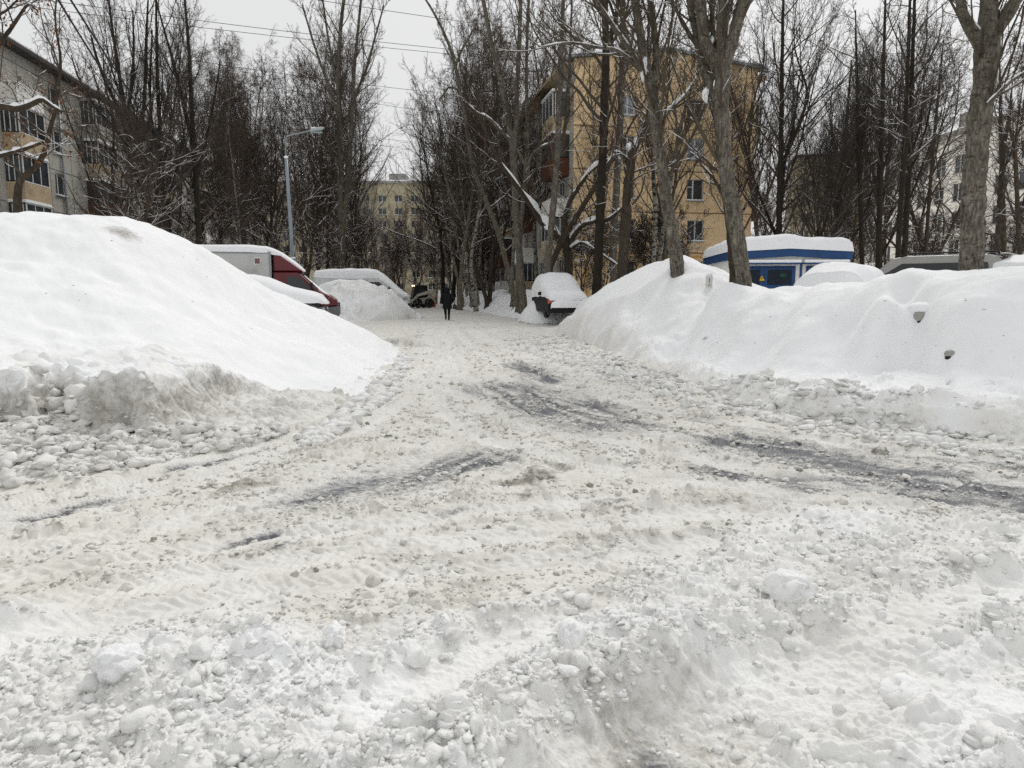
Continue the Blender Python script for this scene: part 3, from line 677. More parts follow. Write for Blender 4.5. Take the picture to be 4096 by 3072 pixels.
lump('snow_lump', 'flat angular snow block beside the rut at the lower right edge', 905, 690, .10, 10, .85, .1, .45)
lump('snow_lump', 'pale block of snow left of the deep rut in the foreground', 572, 655, .075, 11, .8, .1, .8)
# ------------------------------------------------------------------ bare winter trees
def spline_pts(P, n):
    """Catmull-Rom through rows of P (positions + radius), resampled to n"""
    P = np.array(P, float)
    d = np.r_[0, np.cumsum(np.linalg.norm(np.diff(P[:, :3], axis=0), axis=1))]
    out = []
    for s in np.linspace(0, d[-1], n):
        k = min(max(np.searchsorted(d, s) - 1, 0), len(P) - 2); t = (s - d[k]) / max(d[k + 1] - d[k], 1e-9)
        p0, p1, p2, p3 = P[max(k - 1, 0)], P[k], P[k + 1], P[min(k + 2, len(P) - 1)]
        out.append(.5 * (2 * p1 + (p2 - p0) * t + (2 * p0 - 5 * p1 + 4 * p2 - p3) * t * t + (3 * p1 - p0 - 3 * p2 + p3) * t ** 3))
    out = np.array(out); out[:, 3] = np.maximum(out[:, 3], .004); return out
def tubes(P, Rd, sides, rng=None, rough=0):
    """P (B,n,3), Rd (B,n) -> verts, quads"""
    B, n, _ = P.shape
    T = np.empty_like(P); T[:, 1:-1] = P[:, 2:] - P[:, :-2]; T[:, 0] = P[:, 1] - P[:, 0]; T[:, -1] = P[:, -1] - P[:, -2]
    T /= np.linalg.norm(T, axis=2, keepdims=True) + 1e-9
    ref = np.where((np.abs(T[:, :1, 2:3]) > .75), np.array([1., 0, 0]), np.array([0, 0, 1.])); ref = np.broadcast_to(ref, T.shape)
    U = np.cross(T, ref); U /= np.linalg.norm(U, axis=2, keepdims=True) + 1e-9
    Wv = np.cross(T, U)
    a = np.arange(sides) * 2 * np.pi / sides
    rad = Rd[:, :, None] * np.ones(sides)
    if rough: rad = rad * (1 + rough * rng.normal(size=rad.shape))
    V = P[:, :, None] + (U[:, :, None] * np.cos(a)[:, None] + Wv[:, :, None] * np.sin(a)[:, None]) * rad[..., None]
    i = (np.arange(B) * n * sides)[:, None, None] + (np.arange(n - 1) * sides)[:, None] + np.arange(sides)
    i2 = (np.arange(B) * n * sides)[:, None, None] + (np.arange(n - 1) * sides)[:, None] + (np.arange(sides) + 1) % sides
    F = np.stack([i, i2, i2 + sides, i + sides], -1).reshape(-1, 4)
    return V.reshape(-1, 3), F
def spawn(P, Rd, Ln, k, ang, angv, length, lvar, lfun, n, up, wander, rmin, rrat, tmin, rng, scale_len=False, rfix=None, tmax=1.0):
    B, m, _ = P.shape
    idx = np.repeat(np.arange(B), k); N = len(idx)
    t = tmin + (tmax - tmin) * ((np.tile(np.arange(k), B) + rng.random(N)) / k)
    f = t * (m - 1); i0 = np.minimum(f.astype(int), m - 2); fr = (f - i0)[:, None]
    pos = P[idx, i0] * (1 - fr) + P[idx, i0 + 1] * fr
    d = P[idx, i0 + 1] - P[idx, i0]; d /= np.linalg.norm(d, axis=1, keepdims=True) + 1e-9
    r = Rd[idx, i0] * (1 - fr[:, 0]) + Rd[idx, i0 + 1] * fr[:, 0]
    rv = rng.normal(size=(N, 3)); rv -= (rv * d).sum(1, keepdims=True) * d; rv /= np.linalg.norm(rv, axis=1, keepdims=True) + 1e-9
    a = np.radians(ang + angv * rng.normal(size=N))[:, None]
    dr = d * np.cos(a) + rv * np.sin(a)
    L = length * lfun(t) * (1 + lvar * rng.uniform(-1, 1, N))
    if scale_len: L = L * Ln[idx]
    r0 = np.minimum(r * .7, np.maximum(L * rrat, rmin))
    pts = np.empty((N, n, 3)); pts[:, 0] = pos; st = (L / (n - 1))[:, None]
    dd = dr.copy()
    for j in range(1, n):
        dd = dd + np.array([0, 0, 1.]) * up + rng.normal(size=(N, 3)) * wander
        dd /= np.linalg.norm(dd, axis=1, keepdims=True) + 1e-9
        pts[:, j] = pts[:, j - 1] + dd * st
    rad = np.maximum(r0[:, None] * np.linspace(1, .25, n), rmin)
    return pts, rad, L
def merge(parts):
    V = []; F = []; o = 0
    for v, f in parts: V.append(v); F.append(f + o); o += len(v)
    return np.concatenate(V), np.concatenate(F)
def snow_on(sets, rng, zmax, thick=1.0, keep=.7):
    """strips of settled snow along the upper side of the lying branches"""
    parts = []
    for P, Rd in sets:
        T = np.gradient(P, axis=1); T /= np.linalg.norm(T, axis=2, keepdims=True) + 1e-9
        flat = np.sqrt(np.clip(1 - T[..., 2] ** 2, 0, 1))
        ok = (flat.mean(1) > .45) & (P[:, :, 2].mean(1) < zmax) & (rng.random(len(P)) < keep)
        if not ok.any(): continue
        p = P[ok].copy(); r = Rd[ok]; f = flat[ok]
        gap = np.clip(rng.normal(1.0, .35, r.shape), 0, 1.6) * np.clip((f - .4) * 3, 0, 1)
        sr = np.maximum(r * .72, .011) * gap * thick; sr[:, -1] *= .3; sr[:, 0] *= .6
        p[..., 2] += r * .75 + sr * .45
        parts.append(tubes(p, sr + 1e-4, 5))
    return merge(parts) if parts else None

SPEC = {
 # k1 children on trunk, angle, len fraction of height, ...
 'lime':   dict(bark='bark_dark', twig='twig_dark', k=(26, 8, 7, 2), ang=(48, 45, 42, 40), len=(.30, .36, .34, .45), up=(.10, .07, .03, .0), wan=(.13, .18, .22, .2), rmin=(.011, .006, .0042, .0035), tmin=.18, lf=lambda t: .45 + .75 * np.sin(np.pi * np.clip(t, 0, 1) ** .8) ** .7 - .25 * t),
 'broom':  dict(bark='bark_dark', twig='twig_dark', k=(26, 9, 7, 3), ang=(32, 30, 32, 35), len=(.36, .40, .34, .45), up=(.12, .08, .05, .03), wan=(.10, .13, .18, .2), rmin=(.012, .0065, .0044, .0036), tmin=.22, lf=lambda t: 1.05 - .65 * t),
 'birch':  dict(bark='bark_birch', twig='twig_red', k=(26, 9, 8, 3), ang=(42, 42, 50, 40), len=(.26, .36, .5, .6), up=(.12, -.02, -.22, -.3), wan=(.10, .12, .10, .1), rmin=(.009, .005, .0036, .003), tmin=.28, lf=lambda t: 1.0 - .6 * t),
 'poplar': dict(bark='bark_poplar', twig='twig_grey', k=(30, 9, 7, 3), ang=(38, 40, 42, 40), len=(.28, .34, .30, .45), up=(.14, .09, .06, .04), wan=(.08, .12, .16, .2), rmin=(.012, .0065, .0044, .0036), tmin=.25, lf=lambda t: 1.0 - .6 * t),
 'maple':  dict(bark='bark_mid', twig='twig_red', k=(20, 8, 7, 3), ang=(50, 48, 45, 42), len=(.38, .38, .34, .45), up=(.10, .06, .02, .0), wan=(.16, .2, .24, .2), rmin=(.011, .006, .0042, .0035), tmin=.15, lf=lambda t: 1.0 - .5 * t),
 'bush':   dict(bark='bark_dark', twig='twig_red', k=(9, 8, 7, 3), ang=(35, 38, 40, 40), len=(.45, .45, .40, .5), up=(.04, .03, .0, .0), wan=(.14, .2, .24, .2), rmin=(.009, .006, .005, .0045), tmin=.1, lf=lambda t: 1.0 - .3 * t),
}
def grow(root, spec, mains, H, rng, ground_z=0, snow=.6, snow_z=9, dens=1.0, leaves=0, tmin0=None, fork_parts=True, l1=None, sthick=1.15):
    """mains: list of (n,4) arrays, trunk first; adds bark, crown of twigs and settled snow as parts of root"""
    s = SPEC[spec]; rng = np.random.default_rng(rng)
    N = 16
    ms = [spline_pts(m, N) for m in mains]
    MP = np.stack([m[:, :3] for m in ms]); MR = np.stack([m[:, 3] for m in ms])
    ML = np.linalg.norm(np.diff(MP, axis=1), axis=2).sum(1)
    for k in range(len(ms)):
        fine = spline_pts(mains[k], (90 if mains[k][0][3] > .1 else 40) if k == 0 else 30)
        fine[:, :3] += np.cumsum(rng.normal(size=(len(fine), 3)) * .012, 0) * (1, 1, .3) * min(1, H / 15) * (1 if len(mains[k]) < 4 else .3)
        v, f = bark_tube(fine, 18 if fine[0, 3] > .06 else 7, rng)
        npmesh('trunk' if k == 0 else 'limb', v, f, M[s['bark']], root)
    k = s['k']; parts = []; sets = []
    lm = ML / ML.max()
    lf1 = s['lf']
    allp = []
    tm = s['tmin'] if tmin0 is None else tmin0
    for j in range(len(ms)):
        kk = max(3, int(k[0] * dens * (lm[j] ** .8)))
        P1, R1, L1 = spawn(MP[j:j + 1], MR[j:j + 1], ML[j:j + 1], kk, s['ang'][0], 9, (l1 or s['len'][0]) * H * (.55 + .45 * lm[j]), .35, lf1, 8, s['up'][0], s['wan'][0], s['rmin'][0], .014, tm if j == 0 else .12, rng)
        allp.append((P1, R1, L1))
    P1 = np.concatenate([a[0] for a in allp]); R1 = np.concatenate([a[1] for a in allp]); L1 = np.concatenate([a[2] for a in allp])
    parts.append(tubes(P1, R1, 5)); sets.append((P1, R1))
    P2, R2, L2 = spawn(P1, R1, L1, max(2, int(k[1] * dens + .5)), s['ang'][1], 12, s['len'][1], .4, lambda t: 1.15 - .6 * t, 6, s['up'][1], s['wan'][1], s['rmin'][1], .010, .12, rng, True)
    parts.append(tubes(P2, R2, 4)); sets.append((P2, R2))
    P3, R3, L3 = spawn(P2, R2, L2, max(2, int(k[2] * dens + .5)), s['ang'][2], 14, s['len'][2], .4, lambda t: 1.1 - .4 * t, 4, s['up'][2], s['wan'][2], s['rmin'][2], .008, .1, rng, True)
    parts.append(tubes(P3, R3, 3))
    if k[3] and dens > .3:
        P4, R4, L4 = spawn(P3, R3, L3, k[3], s['ang'][3], 14, s['len'][3], .4, lambda t: 1.0 - .3 * t, 3, s['up'][3], s['wan'][3], s['rmin'][3], .006, .1, rng, True)
        parts.append(tubes(P4, R4, 3))
    v, f = merge(parts)
    npmesh('crown', v, f, M[s['twig']], root, smooth=False)
    if snow:
        a = snow_on([(MP, MR)], rng, snow_z + 4, sthick, 1.0 if fork_parts else snow); b = snow_on(sets, rng, snow_z, .7, snow * .7)
        ps = [q for q in (a, b) if q]
        if ps:
            v, f = merge(ps); tag(npmesh('snow_cover', v, f, M['snow'], root), kind='stuff')
    if leaves:
        ii = rng.integers(0, len(P3), leaves); c = P3[ii, -1]
        c = np.repeat(c, 3, 0) + rng.normal(size=(leaves * 3, 3)) * .06; n = len(c)
        a = rng.normal(size=(n, 3)) * .035; b = rng.normal(size=(n, 3)) * .02 + (0, 0, -.05)
        V = np.stack([c, c + a, c + a + b, c + b], 1).reshape(-1, 3); F = np.arange(n * 4).reshape(-1, 4)
        npmesh('leaves', V, F, M['leaf_brown'], root, smooth=False)
def bark_tube(fine, sides, rng):
    """a trunk with ridges, swellings and old branch scars"""
    v, f = tubes(fine[None, :, :3], fine[None, :, 3], sides)
    n = len(fine); c = np.repeat(fine[:, :3], sides, 0); r = np.repeat(fine[:, 3], sides); d = v - c
    a = np.tile(np.arange(sides) * 2 * np.pi / sides, n); zz = c[:, 2]; s = int(rng.integers(0, 900))
    k = 1 + .07 * perlin(np.cos(a) * 1.2 + 9, np.sin(a) * 1.2 + zz * .9, s) + .07 * perlin(np.cos(a) * 3 + 5, np.sin(a) * 3 + zz * 1.6, s + 1) + .05 * rng.normal(size=len(a)) * (sides > 8)
    for _ in range(5 if sides > 8 else 0):
        z0 = fine[0, 2] + rng.random() * (fine[-1, 2] - fine[0, 2]) * .6; a0 = rng.uniform(0, 6.28); da = np.abs((a - a0 + np.pi) % (2 * np.pi) - np.pi)
        k += .28 * np.exp(-(da / .45) ** 2 - ((zz - z0) / (r * .9 + .02)) ** 2)
    flare = np.exp(-(zz - zz.min()) / .35) * .22 * (sides > 8)
    return c + d * (k + flare * (1 + .5 * np.cos(a * 4 + s)))[:, None], f
def auto_trunk(H, r0, rng, lean=.0, forks=0, fork_at=.35, wob=.02):
    rng = np.random.default_rng(rng)
    n = 7; z = np.linspace(0, H, n); xy = np.cumsum(rng.normal(size=(n, 2)) * H * wob, 0); xy -= xy[0]
    xy[:, 0] += lean * z
    tr = np.c_[xy, z, r0 * (1 - .9 * (z / H) ** .9)]; tr[0, 3] *= 1.25
    out = [tr]
    for k in range(forks):
        t = fork_at + .18 * k * rng.uniform(.6, 1.3); i = np.interp(t * H, z, np.arange(n)); p = np.array([np.interp(t * H, z, tr[:, c]) for c in range(4)])
        a = rng.uniform(0, 6.28); L = (1 - t) * H * rng.uniform(.75, 1.0); m = 5; u = np.linspace(0, 1, m)
        sp = L * .30 * u ** .75
        out.append(np.c_[p[0] + np.cos(a) * sp, p[1] + np.sin(a) * sp, p[2] + L * .95 * u, p[3] * .75 * (1 - .88 * u)])
    return out
def W4(px, py, Y, wpx, zadd=0):
    """a point of a trunk: where it stands, its depth and its thickness as seen"""
    p = at(px, py, Y); return [p.x, p.y, p.z, wpx * .5 / FPX * Y]
# ------------------------------------------------------------------ trees one can tell apart, each grown along its own trunk
def hero(name, label, spec, mains, seed, H, snow=.6, snow_z=8, dens=1.0, tmin0=None, leaves=0, l1=None, base_z=None, sthick=1.15, clumps=()):
    """mains: lists of (px, py, depth, thickness px) from the foot up"""
    ms = [np.array([W4(*p) for p in m]) for m in mains]
    b = ms[0][0].copy(); bz = b[2] - .8 if base_z is None else base_z
    if b[2] > bz: ms[0] = np.vstack([[b[0], b[1], bz, b[3] * 1.12], ms[0]])
    root = thing(name, label, 'tree', (b[0], b[1], bz))
    for m in ms: m[:, :3] -= (b[0], b[1], bz)
    grow(root, spec, ms, H, seed, snow=snow, snow_z=snow_z, dens=dens, tmin0=tmin0, leaves=leaves, l1=l1, sthick=sthick)
    for px, py, Y, w_, h_ in clumps:
        p = at(px, py, Y) - Vector((b[0], b[1], bz)); k = Y / FPX; m = MB(); m.ball((0, 0, 0), (1, 1, 1), 12); U = np.array(m.v); q = 1 + .35 * perlin(U[:, 0] * 1.6 + px, U[:, 2] * 1.6 + U[:, 1], 7) + .18 * perlin(U[:, 0] * 4 + px, U[:, 2] * 4 + U[:, 1] * 3, 8); tp_ = .55 + .45 * np.clip(U[:, 2] * .5 + .5, 0, 1); U = U * q[:, None] * np.stack([tp_, tp_, np.ones_like(tp_)], -1); m.v = [(p.x + u[0] * w_ * .42 * k, p.y + u[1] * w_ * .42 * k, p.z + u[2] * h_ * .5 * k) for u in U]; obj('fork_snow', m, M['snow'], root, smooth=True)
    return root
# the thick trunk on the right, forking high
hero('poplar_tree', 'thickest bare trunk at right, forking into heavy limbs above the grey van', 'poplar',
     [[(972, 268, 13.5, 21), (973, 220, 13.5, 20), (976, 150, 13.5, 20), (982, 90, 13.5, 19), (985, 45, 13.5, 21), (987, 0, 13.5, 14), (990, -90, 13.5, 11), (985, -220, 13.5, 6)],
      [(984, 48, 13.5, 16), (1000, 26, 13.4, 12), (1012, 8, 13.3, 11), (1030, -30, 13.2, 9), (1050, -120, 13, 5)],
      [(983, 46, 13.5, 11), (968, 24, 13.4, 9), (961, 5, 13.3, 8), (955, -40, 13.2, 7), (940, -130, 13, 4)],
      [(983, 40, 13.6, 9), (990, 12, 13.8, 8), (1000, -60, 14, 5)],
      [(981, 112, 13.5, 4.5), (992, 100, 13.2, 3.6), (1010, 82, 12.8, 2.8), (1035, 66, 12.4, 1.5)]], 11, 11, snow=.5, snow_z=7, dens=.75, tmin0=.35, l1=.28, clumps=[(992, 40, 13.4, 5, 9)])
# the pair in front of the yellow gable
hero('poplar_tree', 'thick ridged grey poplar in front of the blue kiosk, forking into three heavy limbs', 'poplar',
     [[(744, 284, 17, 15), (738, 240, 17, 14.5), (730, 195, 17, 14), (723, 150, 17, 14.5), (720, 100, 17, 14), (721, 62, 17, 15), (722, 30, 17, 9), (722, -40, 17, 7), (724, -160, 17, 3)],
      [(721, 70, 17, 13), (731, 46, 16.9, 11.5), (738, 22, 16.8, 11), (746, -5, 16.7, 10), (757, -70, 16.5, 7), (770, -170, 16.3, 3)],
      [(719, 66, 17, 11), (708, 50, 17.1, 10.5), (703, 30, 17.1, 10), (700, 0, 17.2, 9), (694, -70, 17.4, 6), (690, -170, 17.4, 3)],
      [(719, 100, 17, 9), (709, 84, 17.2, 8), (702, 66, 17.3, 7), (697, 40, 17.4, 6.5), (691, 8, 17.5, 6), (684, -50, 17.6, 4), (676, -150, 17.8, 2)],
      [(717, 78, 17, 5), (714, 40, 17.3, 4.5), (711, 0, 17.5, 4), (706, -100, 17.6, 2)]], 12, 13, snow=.6, snow_z=9, dens=.8, tmin0=.30, l1=.27, clumps=[(705.5, 95, 17.1, 9, 13), (715, 86, 17.0, 5, 11), (729.5, 34, 16.9, 6, 16), (712, 40, 17.05, 6, 6)])
hero('poplar_tree', 'slimmer dark mossy stem with snow lumps, close behind the thick poplar by the kiosk', 'maple',
     [[(733, 275, 18, 8), (730, 240, 18, 7.5), (726, 205, 18, 7), (722, 170, 18, 6.5), (717, 130, 18, 5), (709, 80, 18.1, 4), (703, 20, 18.2, 3)],
      [(725, 200, 18, 4), (715, 180, 18, 3), (702, 165, 18, 1.6)]], 13, 8, snow=.9, snow_z=9, dens=.6, tmin0=.3, l1=.3)
hero('poplar_tree', 'leaning grey poplar rising out of the high snow mound, snow caught in its fork', 'poplar',
     [[(678, 271, 19.5, 13), (673, 235, 19.5, 12.5), (667, 200, 19.5, 11.5), (662, 160, 19.5, 10.5), (657, 125, 19.5, 10), (653, 95, 19.5, 10.5), (648, 72, 19.5, 9), (641, 35, 19.5, 8), (634, -10, 19.4, 7), (622, -90, 19.2, 4)],
      [(652, 88, 19.5, 8), (657, 60, 19.6, 6.5), (655, 30, 19.7, 6), (651, -10, 19.8, 5), (648, -90, 20, 3)],
      [(650, 80, 19.5, 5), (640, 66, 19.2, 4.5), (628, 48, 18.8, 4), (614, 28, 18.4, 3.5), (598, 4, 18, 3), (570, -40, 17.4, 2)],
      [(648, 76, 19.5, 3.6), (634, 62, 19.1, 3.2), (616, 50, 18.7, 3), (600, 48, 18.3, 2.6), (570, 43, 17.7, 2.2), (540, 47, 17.2, 1.2)],
      [(657, 130, 19.5, 5), (668, 112, 20, 4), (684, 96, 20.6, 3), (700, 72, 21, 2)]], 14, 13, snow=.6, snow_z=9, dens=.8, tmin0=.3, l1=.28, clumps=[(643.5, 73, 19.3, 9, 17), (645, 63, 19.4, 7, 10)])
hero('lime_tree', 'straight dark trunk standing before the blue street sign on the yellow house', 'lime',
     [[(597, 287, 33, 9), (599, 240, 33, 8.5), (601, 180, 33, 8), (603, 110, 33, 7.5), (605, 60, 33, 7), (604, 10, 33, 6), (602, -60, 33, 4), (600, -150, 33, 1.5)],
      [(605, 60, 33, 4.5), (613, 30, 33, 4), (618, 0, 33, 3.5), (624, -80, 33, 2)]], 15, 20, snow=.6, snow_z=8, dens=.8, tmin0=.3, l1=.22)
hero('poplar_tree', 'pale straight trunk right behind the dark trunk by the street sign', 'poplar',
     [[(613, 283, 35, 7), (614, 230, 35, 6.5), (618, 150, 35, 6.5), (621, 90, 35, 6), (622, 30, 35, 5.5), (622, -40, 35, 4), (620, -140, 35, 1.5)],
      [(621, 80, 35, 3.5), (630, 50, 35, 3), (636, 10, 35, 2.5), (640, -60, 35, 1.2)]], 16, 20, snow=.4, snow_z=8, dens=.7, tmin0=.35, l1=.22)
hero('pollard_tree', 'blackened broken trunk with snow packed in its chopped head before the yellow gable', 'maple',
     [[(621, 282, 31, 10), (624, 240, 31, 9.5), (627, 200, 31, 9), (631, 165, 31, 8.5), (633, 150, 31, 9), (634, 143, 31, 7)],
      [(632, 155, 31, 5), (638, 143, 31, 4.5), (645, 128, 31.3, 4), (652, 90, 31.8, 3), (658, 40, 32, 1.5)],
      [(630, 170, 31, 4), (622, 155, 31, 3), (614, 152, 30.8, 2)]], 17, 10, snow=1, snow_z=9, dens=.7, tmin0=.5, l1=.4, clumps=[(629, 147, 30.6, 7, 8), (636, 142, 30.7, 6, 8)])
hero('birch_tree', 'thin birch with black and white bark just left of the leaning grey poplar', 'birch',
     [[(653, 272, 36, 4.6), (655, 225, 36, 4.2), (654, 180, 36, 3.8), (652, 120, 36, 3.2), (650, 60, 36, 2.6), (649, 0, 36, 1.6)]], 18, 17, snow=.4, snow_z=7, dens=.75, l1=.2)
hero('birch_tree', 'slender birch leaning right in front of the middle gable windows', 'birch',
     [[(658, 270, 37, 4.6), (664, 225, 37, 4.2), (672, 175, 37, 3.6), (680, 130, 37, 3.2), (690, 95, 37, 2.6), (706, 40, 37, 1.8), (716, -10, 37, 1)]], 19, 17, snow=.4, snow_z=7, dens=.75, l1=.2)
# the pollard with snowy arms left of the gable
hero('pollard_tree', 'low stump sending long snow-laden arms out to both sides beside the snowed-in black car', 'maple',
     [[(568, 290, 36, 8.5), (569, 265, 36, 8), (567, 250, 36, 8), (566, 238, 36, 7)],
      [(562, 243, 36, 6.5), (553, 231, 36, 6), (542, 222, 36, 5.5), (533, 209, 35.6, 5), (523, 195, 35.2, 4.6), (512, 180, 34.8, 4.2), (501, 165, 34.4, 3.8), (489, 140, 34, 3.2), (478, 116, 33.6, 2.8), (463, 101, 33.2, 2.2)],
      [(545, 278, 35.4, 6.5), (551, 265, 35.4, 6), (558, 250, 35.3, 5.6), (568, 230, 35.2, 5.2), (582, 208, 35, 4.8), (594, 188, 34.8, 4.6), (606, 168, 34.6, 4.4), (620, 150, 34.4, 4)],
      [(566, 240, 36, 5), (565, 220, 36, 4.6), (570, 202, 36, 4.2), (580, 186, 36, 4), (590, 172, 36, 3.6), (603, 162, 36, 3.2), (616, 160, 36, 2.2)],
      [(569, 246, 36, 5), (575, 234, 35.6, 4.6), (584, 225, 35.2, 4.2), (596, 221, 34.8, 3.8), (609, 219, 34.4, 3.4), (622, 208, 34, 2.2)],
      [(570, 250, 36, 3), (582, 243, 35, 2.6), (598, 252, 34, 2.2), (622, 268, 33, 1.4)]], 20, 9, snow=1, snow_z=12, dens=.55, tmin0=.6, l1=.35, sthick=1.7, clumps=[(548, 228, 35.4, 9, 5), (620, 156, 34, 7, 6)])
# pale trunks left of the gable
hero('poplar_tree', 'tall pale trunk with dark scars, the most upright one behind the snowed-in black car', 'poplar',
     [[(523, 299, 38, 7), (520, 265, 38, 6.8), (516, 215, 38, 6.5), (514, 170, 38, 6.6), (513, 148, 38, 6.8), (508, 118, 38, 5), (503, 92, 38, 4.8), (497, 65, 38, 4.5), (490, 35, 38, 4), (482, -10, 38, 3.4), (470, -90, 38, 1.6)],
      [(514, 152, 38, 5), (516, 120, 38, 4.6), (517, 90, 38, 4.4), (519, 50, 38, 4), (521, 0, 38, 3.2), (524, -90, 38, 1.4)],
      [(514, 145, 38, 3), (500, 130, 37.6, 2.6), (488, 118, 37.2, 2.4), (470, 110, 36.8, 1.8)],
      [(517, 150, 38, 3.5), (526, 168, 38, 3.2), (529, 180, 38, 3), (530, 160, 38, 2.6), (540, 148, 38, 2.2), (555, 142, 38, 1.4)]], 21, 19, snow=.7, snow_z=9, dens=.75, tmin0=.3, l1=.2)
hero('poplar_tree', 'second pale stem close beside the scarred upright trunk', 'poplar',
     [[(518, 298, 39.5, 4.6), (519, 250, 39.5, 4.2), (525, 180, 39.5, 4), (527, 130, 39.5, 3.6), (526, 70, 39.5, 3), (528, 0, 39.5, 2.4), (530, -70, 39.5, 1.2)]], 22, 19, snow=.5, dens=.6, tmin0=.3, l1=.2)
hero('birch_tree', 'pale trunk leaning far left over the street, its bent top high in the sky', 'poplar',
     [[(513, 294, 44, 5), (507, 265, 44, 5), (498, 232, 44, 4.8), (488, 205, 44, 4.5), (480, 186, 44, 4.5), (473, 168, 44, 4.2), (469, 145, 44, 3.8), (465, 118, 44, 3.6), (460, 92, 44, 3.4), (455, 66, 44, 3), (447, 40, 44, 2.6), (432, 10, 44, 2), (415, -15, 44, 1.2)],
      [(455, 68, 44, 2.2), (462, 50, 44, 2), (470, 36, 44, 1.8), (478, 20, 44, 1.2)],
      [(459, 90, 44, 2), (449, 88, 44, 1.6), (440, 100, 44, 1.1)]], 23, 17, snow=.8, snow_z=8, dens=.6, tmin0=.3, l1=.2)
hero('poplar_tree', 'pale trunk rising just behind the roof of the snowed-in black car', 'poplar',
     [[(547, 272, 34, 7), (550, 235, 34, 6.6), (554, 200, 34, 6), (557, 160, 34, 5.4), (559, 115, 34, 5), (561, 70, 34, 4.6), (563, 25, 34, 4), (566, -50, 34, 2)],
      [(551, 225, 34, 4.4), (556, 170, 34.5, 4), (566, 120, 35, 3.4), (570, 60, 35.4, 2.6), (572, -10, 35.6, 1.6)]], 24, 17, snow=.5, dens=.6, tmin0=.35, l1=.2)
hero('birch_tree', 'dark bare stem leaning left from the snowbank, snow along its upper side', 'maple',
     [[(486, 299, 52, 4), (478, 275, 52, 4), (470, 255, 52, 3.6), (463, 237, 52, 3.4), (455, 220, 52, 3), (447, 204, 52, 2.8), (439, 185, 52, 2.2), (430, 172, 52, 1.6)]], 25, 11, snow=1, snow_z=12, dens=.5, tmin0=.25, l1=.28)
for i, (a, b, Y, w, lab) in enumerate([(462, 441, 62, 3.2, 'birch nearest the walking person, leaning left over the kerb bank'), (471, 449, 58, 3.0, 'speckled birch leaning left, second from the walking person'), (455, 424, 74, 2.8, 'far thin birch slanting left behind the walking person'), (467, 452, 66, 2.6, 'short birch leaning left between two speckled ones'), (478, 462, 56, 2.4, 'darker slanting birch beside the snowbank ridge')]):
    hero('birch_tree', lab, 'birch', [[(a, 297, Y, w), (a - (a - b) * .3, 270, Y, w * .95), (a - (a - b) * .65, 235, Y, w * .8), (b, 195, Y, w * .6), (b - 5, 150, Y, w * .4)]], 30 + i, 14, snow=.9, snow_z=10, dens=.6, l1=.22)
# tall poplar left of the street
hero('poplar_tree', 'tallest spreading poplar with twin pale stems behind the white van', 'poplar',
     [[(341, 272, 56, 6), (342, 240, 56, 5.8), (341, 200, 56, 5.4), (341, 158, 56, 5), (339, 110, 56, 4.6), (338, 70, 56, 4), (340, 30, 56, 3.4), (344, -10, 56, 2.6), (348, -60, 56, 1.2)],
      [(342, 235, 56, 5), (347, 190, 56, 4.6), (350, 150, 56, 4.2), (352, 110, 56, 3.8), (355, 60, 56, 3), (360, 10, 56, 2.2), (365, -40, 56, 1)],
      [(340, 120, 56, 3), (328, 85, 56, 2.6), (314, 45, 56, 2), (302, 5, 56, 1.2)],
      [(353, 100, 56, 2.6), (366, 70, 56, 2.2), (376, 35, 56, 1.8), (384, 5, 56, 1)],
      [(339, 90, 56, 2.4), (330, 50, 56, 2), (324, 10, 56, 1.6), (318, -30, 56, 1)]], 40, 26, snow=.5, snow_z=12, dens=1.0, tmin0=.2, l1=.20)
# trees in front of the long house on the left
hero('lime_tree', 'dark tree with a straight double stem rising at the right end of the left snowbank', 'broom',
     [[(199, 246, 39, 5.6), (197, 200, 39, 5.2), (195, 155, 39, 4.8), (192, 110, 39, 4), (190, 65, 39, 3.4), (187, 25, 39, 2.6), (183, -20, 39, 1.5)],
      [(195, 152, 39, 4), (189, 128, 39, 3.6), (184, 105, 39, 3.2), (177, 75, 39, 2.8), (170, 48, 39, 2.2), (162, 20, 39, 1.6), (152, -20, 39, 1)],
      [(196, 170, 39, 2.6), (206, 140, 39, 2.2), (214, 100, 39, 1.8), (220, 60, 39, 1)]], 41, 17, snow=.6, snow_z=9, dens=.55, tmin0=.15, l1=.22)
hero('lime_tree', 'dark many-limbed tree with a dense upright broom crown before the left house', 'broom',
     [[(153, 232, 36, 5.5), (143, 195, 36, 5), (134, 165, 36, 4.6), (129, 138, 36, 4.2), (124, 105, 36, 3.8), (118, 65, 36, 3), (112, 25, 36, 2), (108, -15, 36, 1.2)],
      [(129, 140, 36, 4), (120, 112, 36, 3.6), (108, 85, 36, 3), (98, 58, 36, 2.4), (92, 35, 36, 1.4)],
      [(134, 160, 36, 4), (142, 120, 36, 3.4), (145, 80, 36, 3), (146, 40, 36, 2.4), (148, 0, 36, 1.4)],
      [(126, 120, 36, 3), (132, 90, 36, 2.6), (134, 50, 36, 2), (133, 10, 36, 1.2)],
      [(130, 150, 36, 3), (112, 125, 36, 2.6), (96, 108, 36, 2.2), (80, 80, 36, 1.6), (72, 55, 36, 1)]], 42, 17, snow=.8, snow_z=9, dens=.5, tmin0=.2, l1=.24)
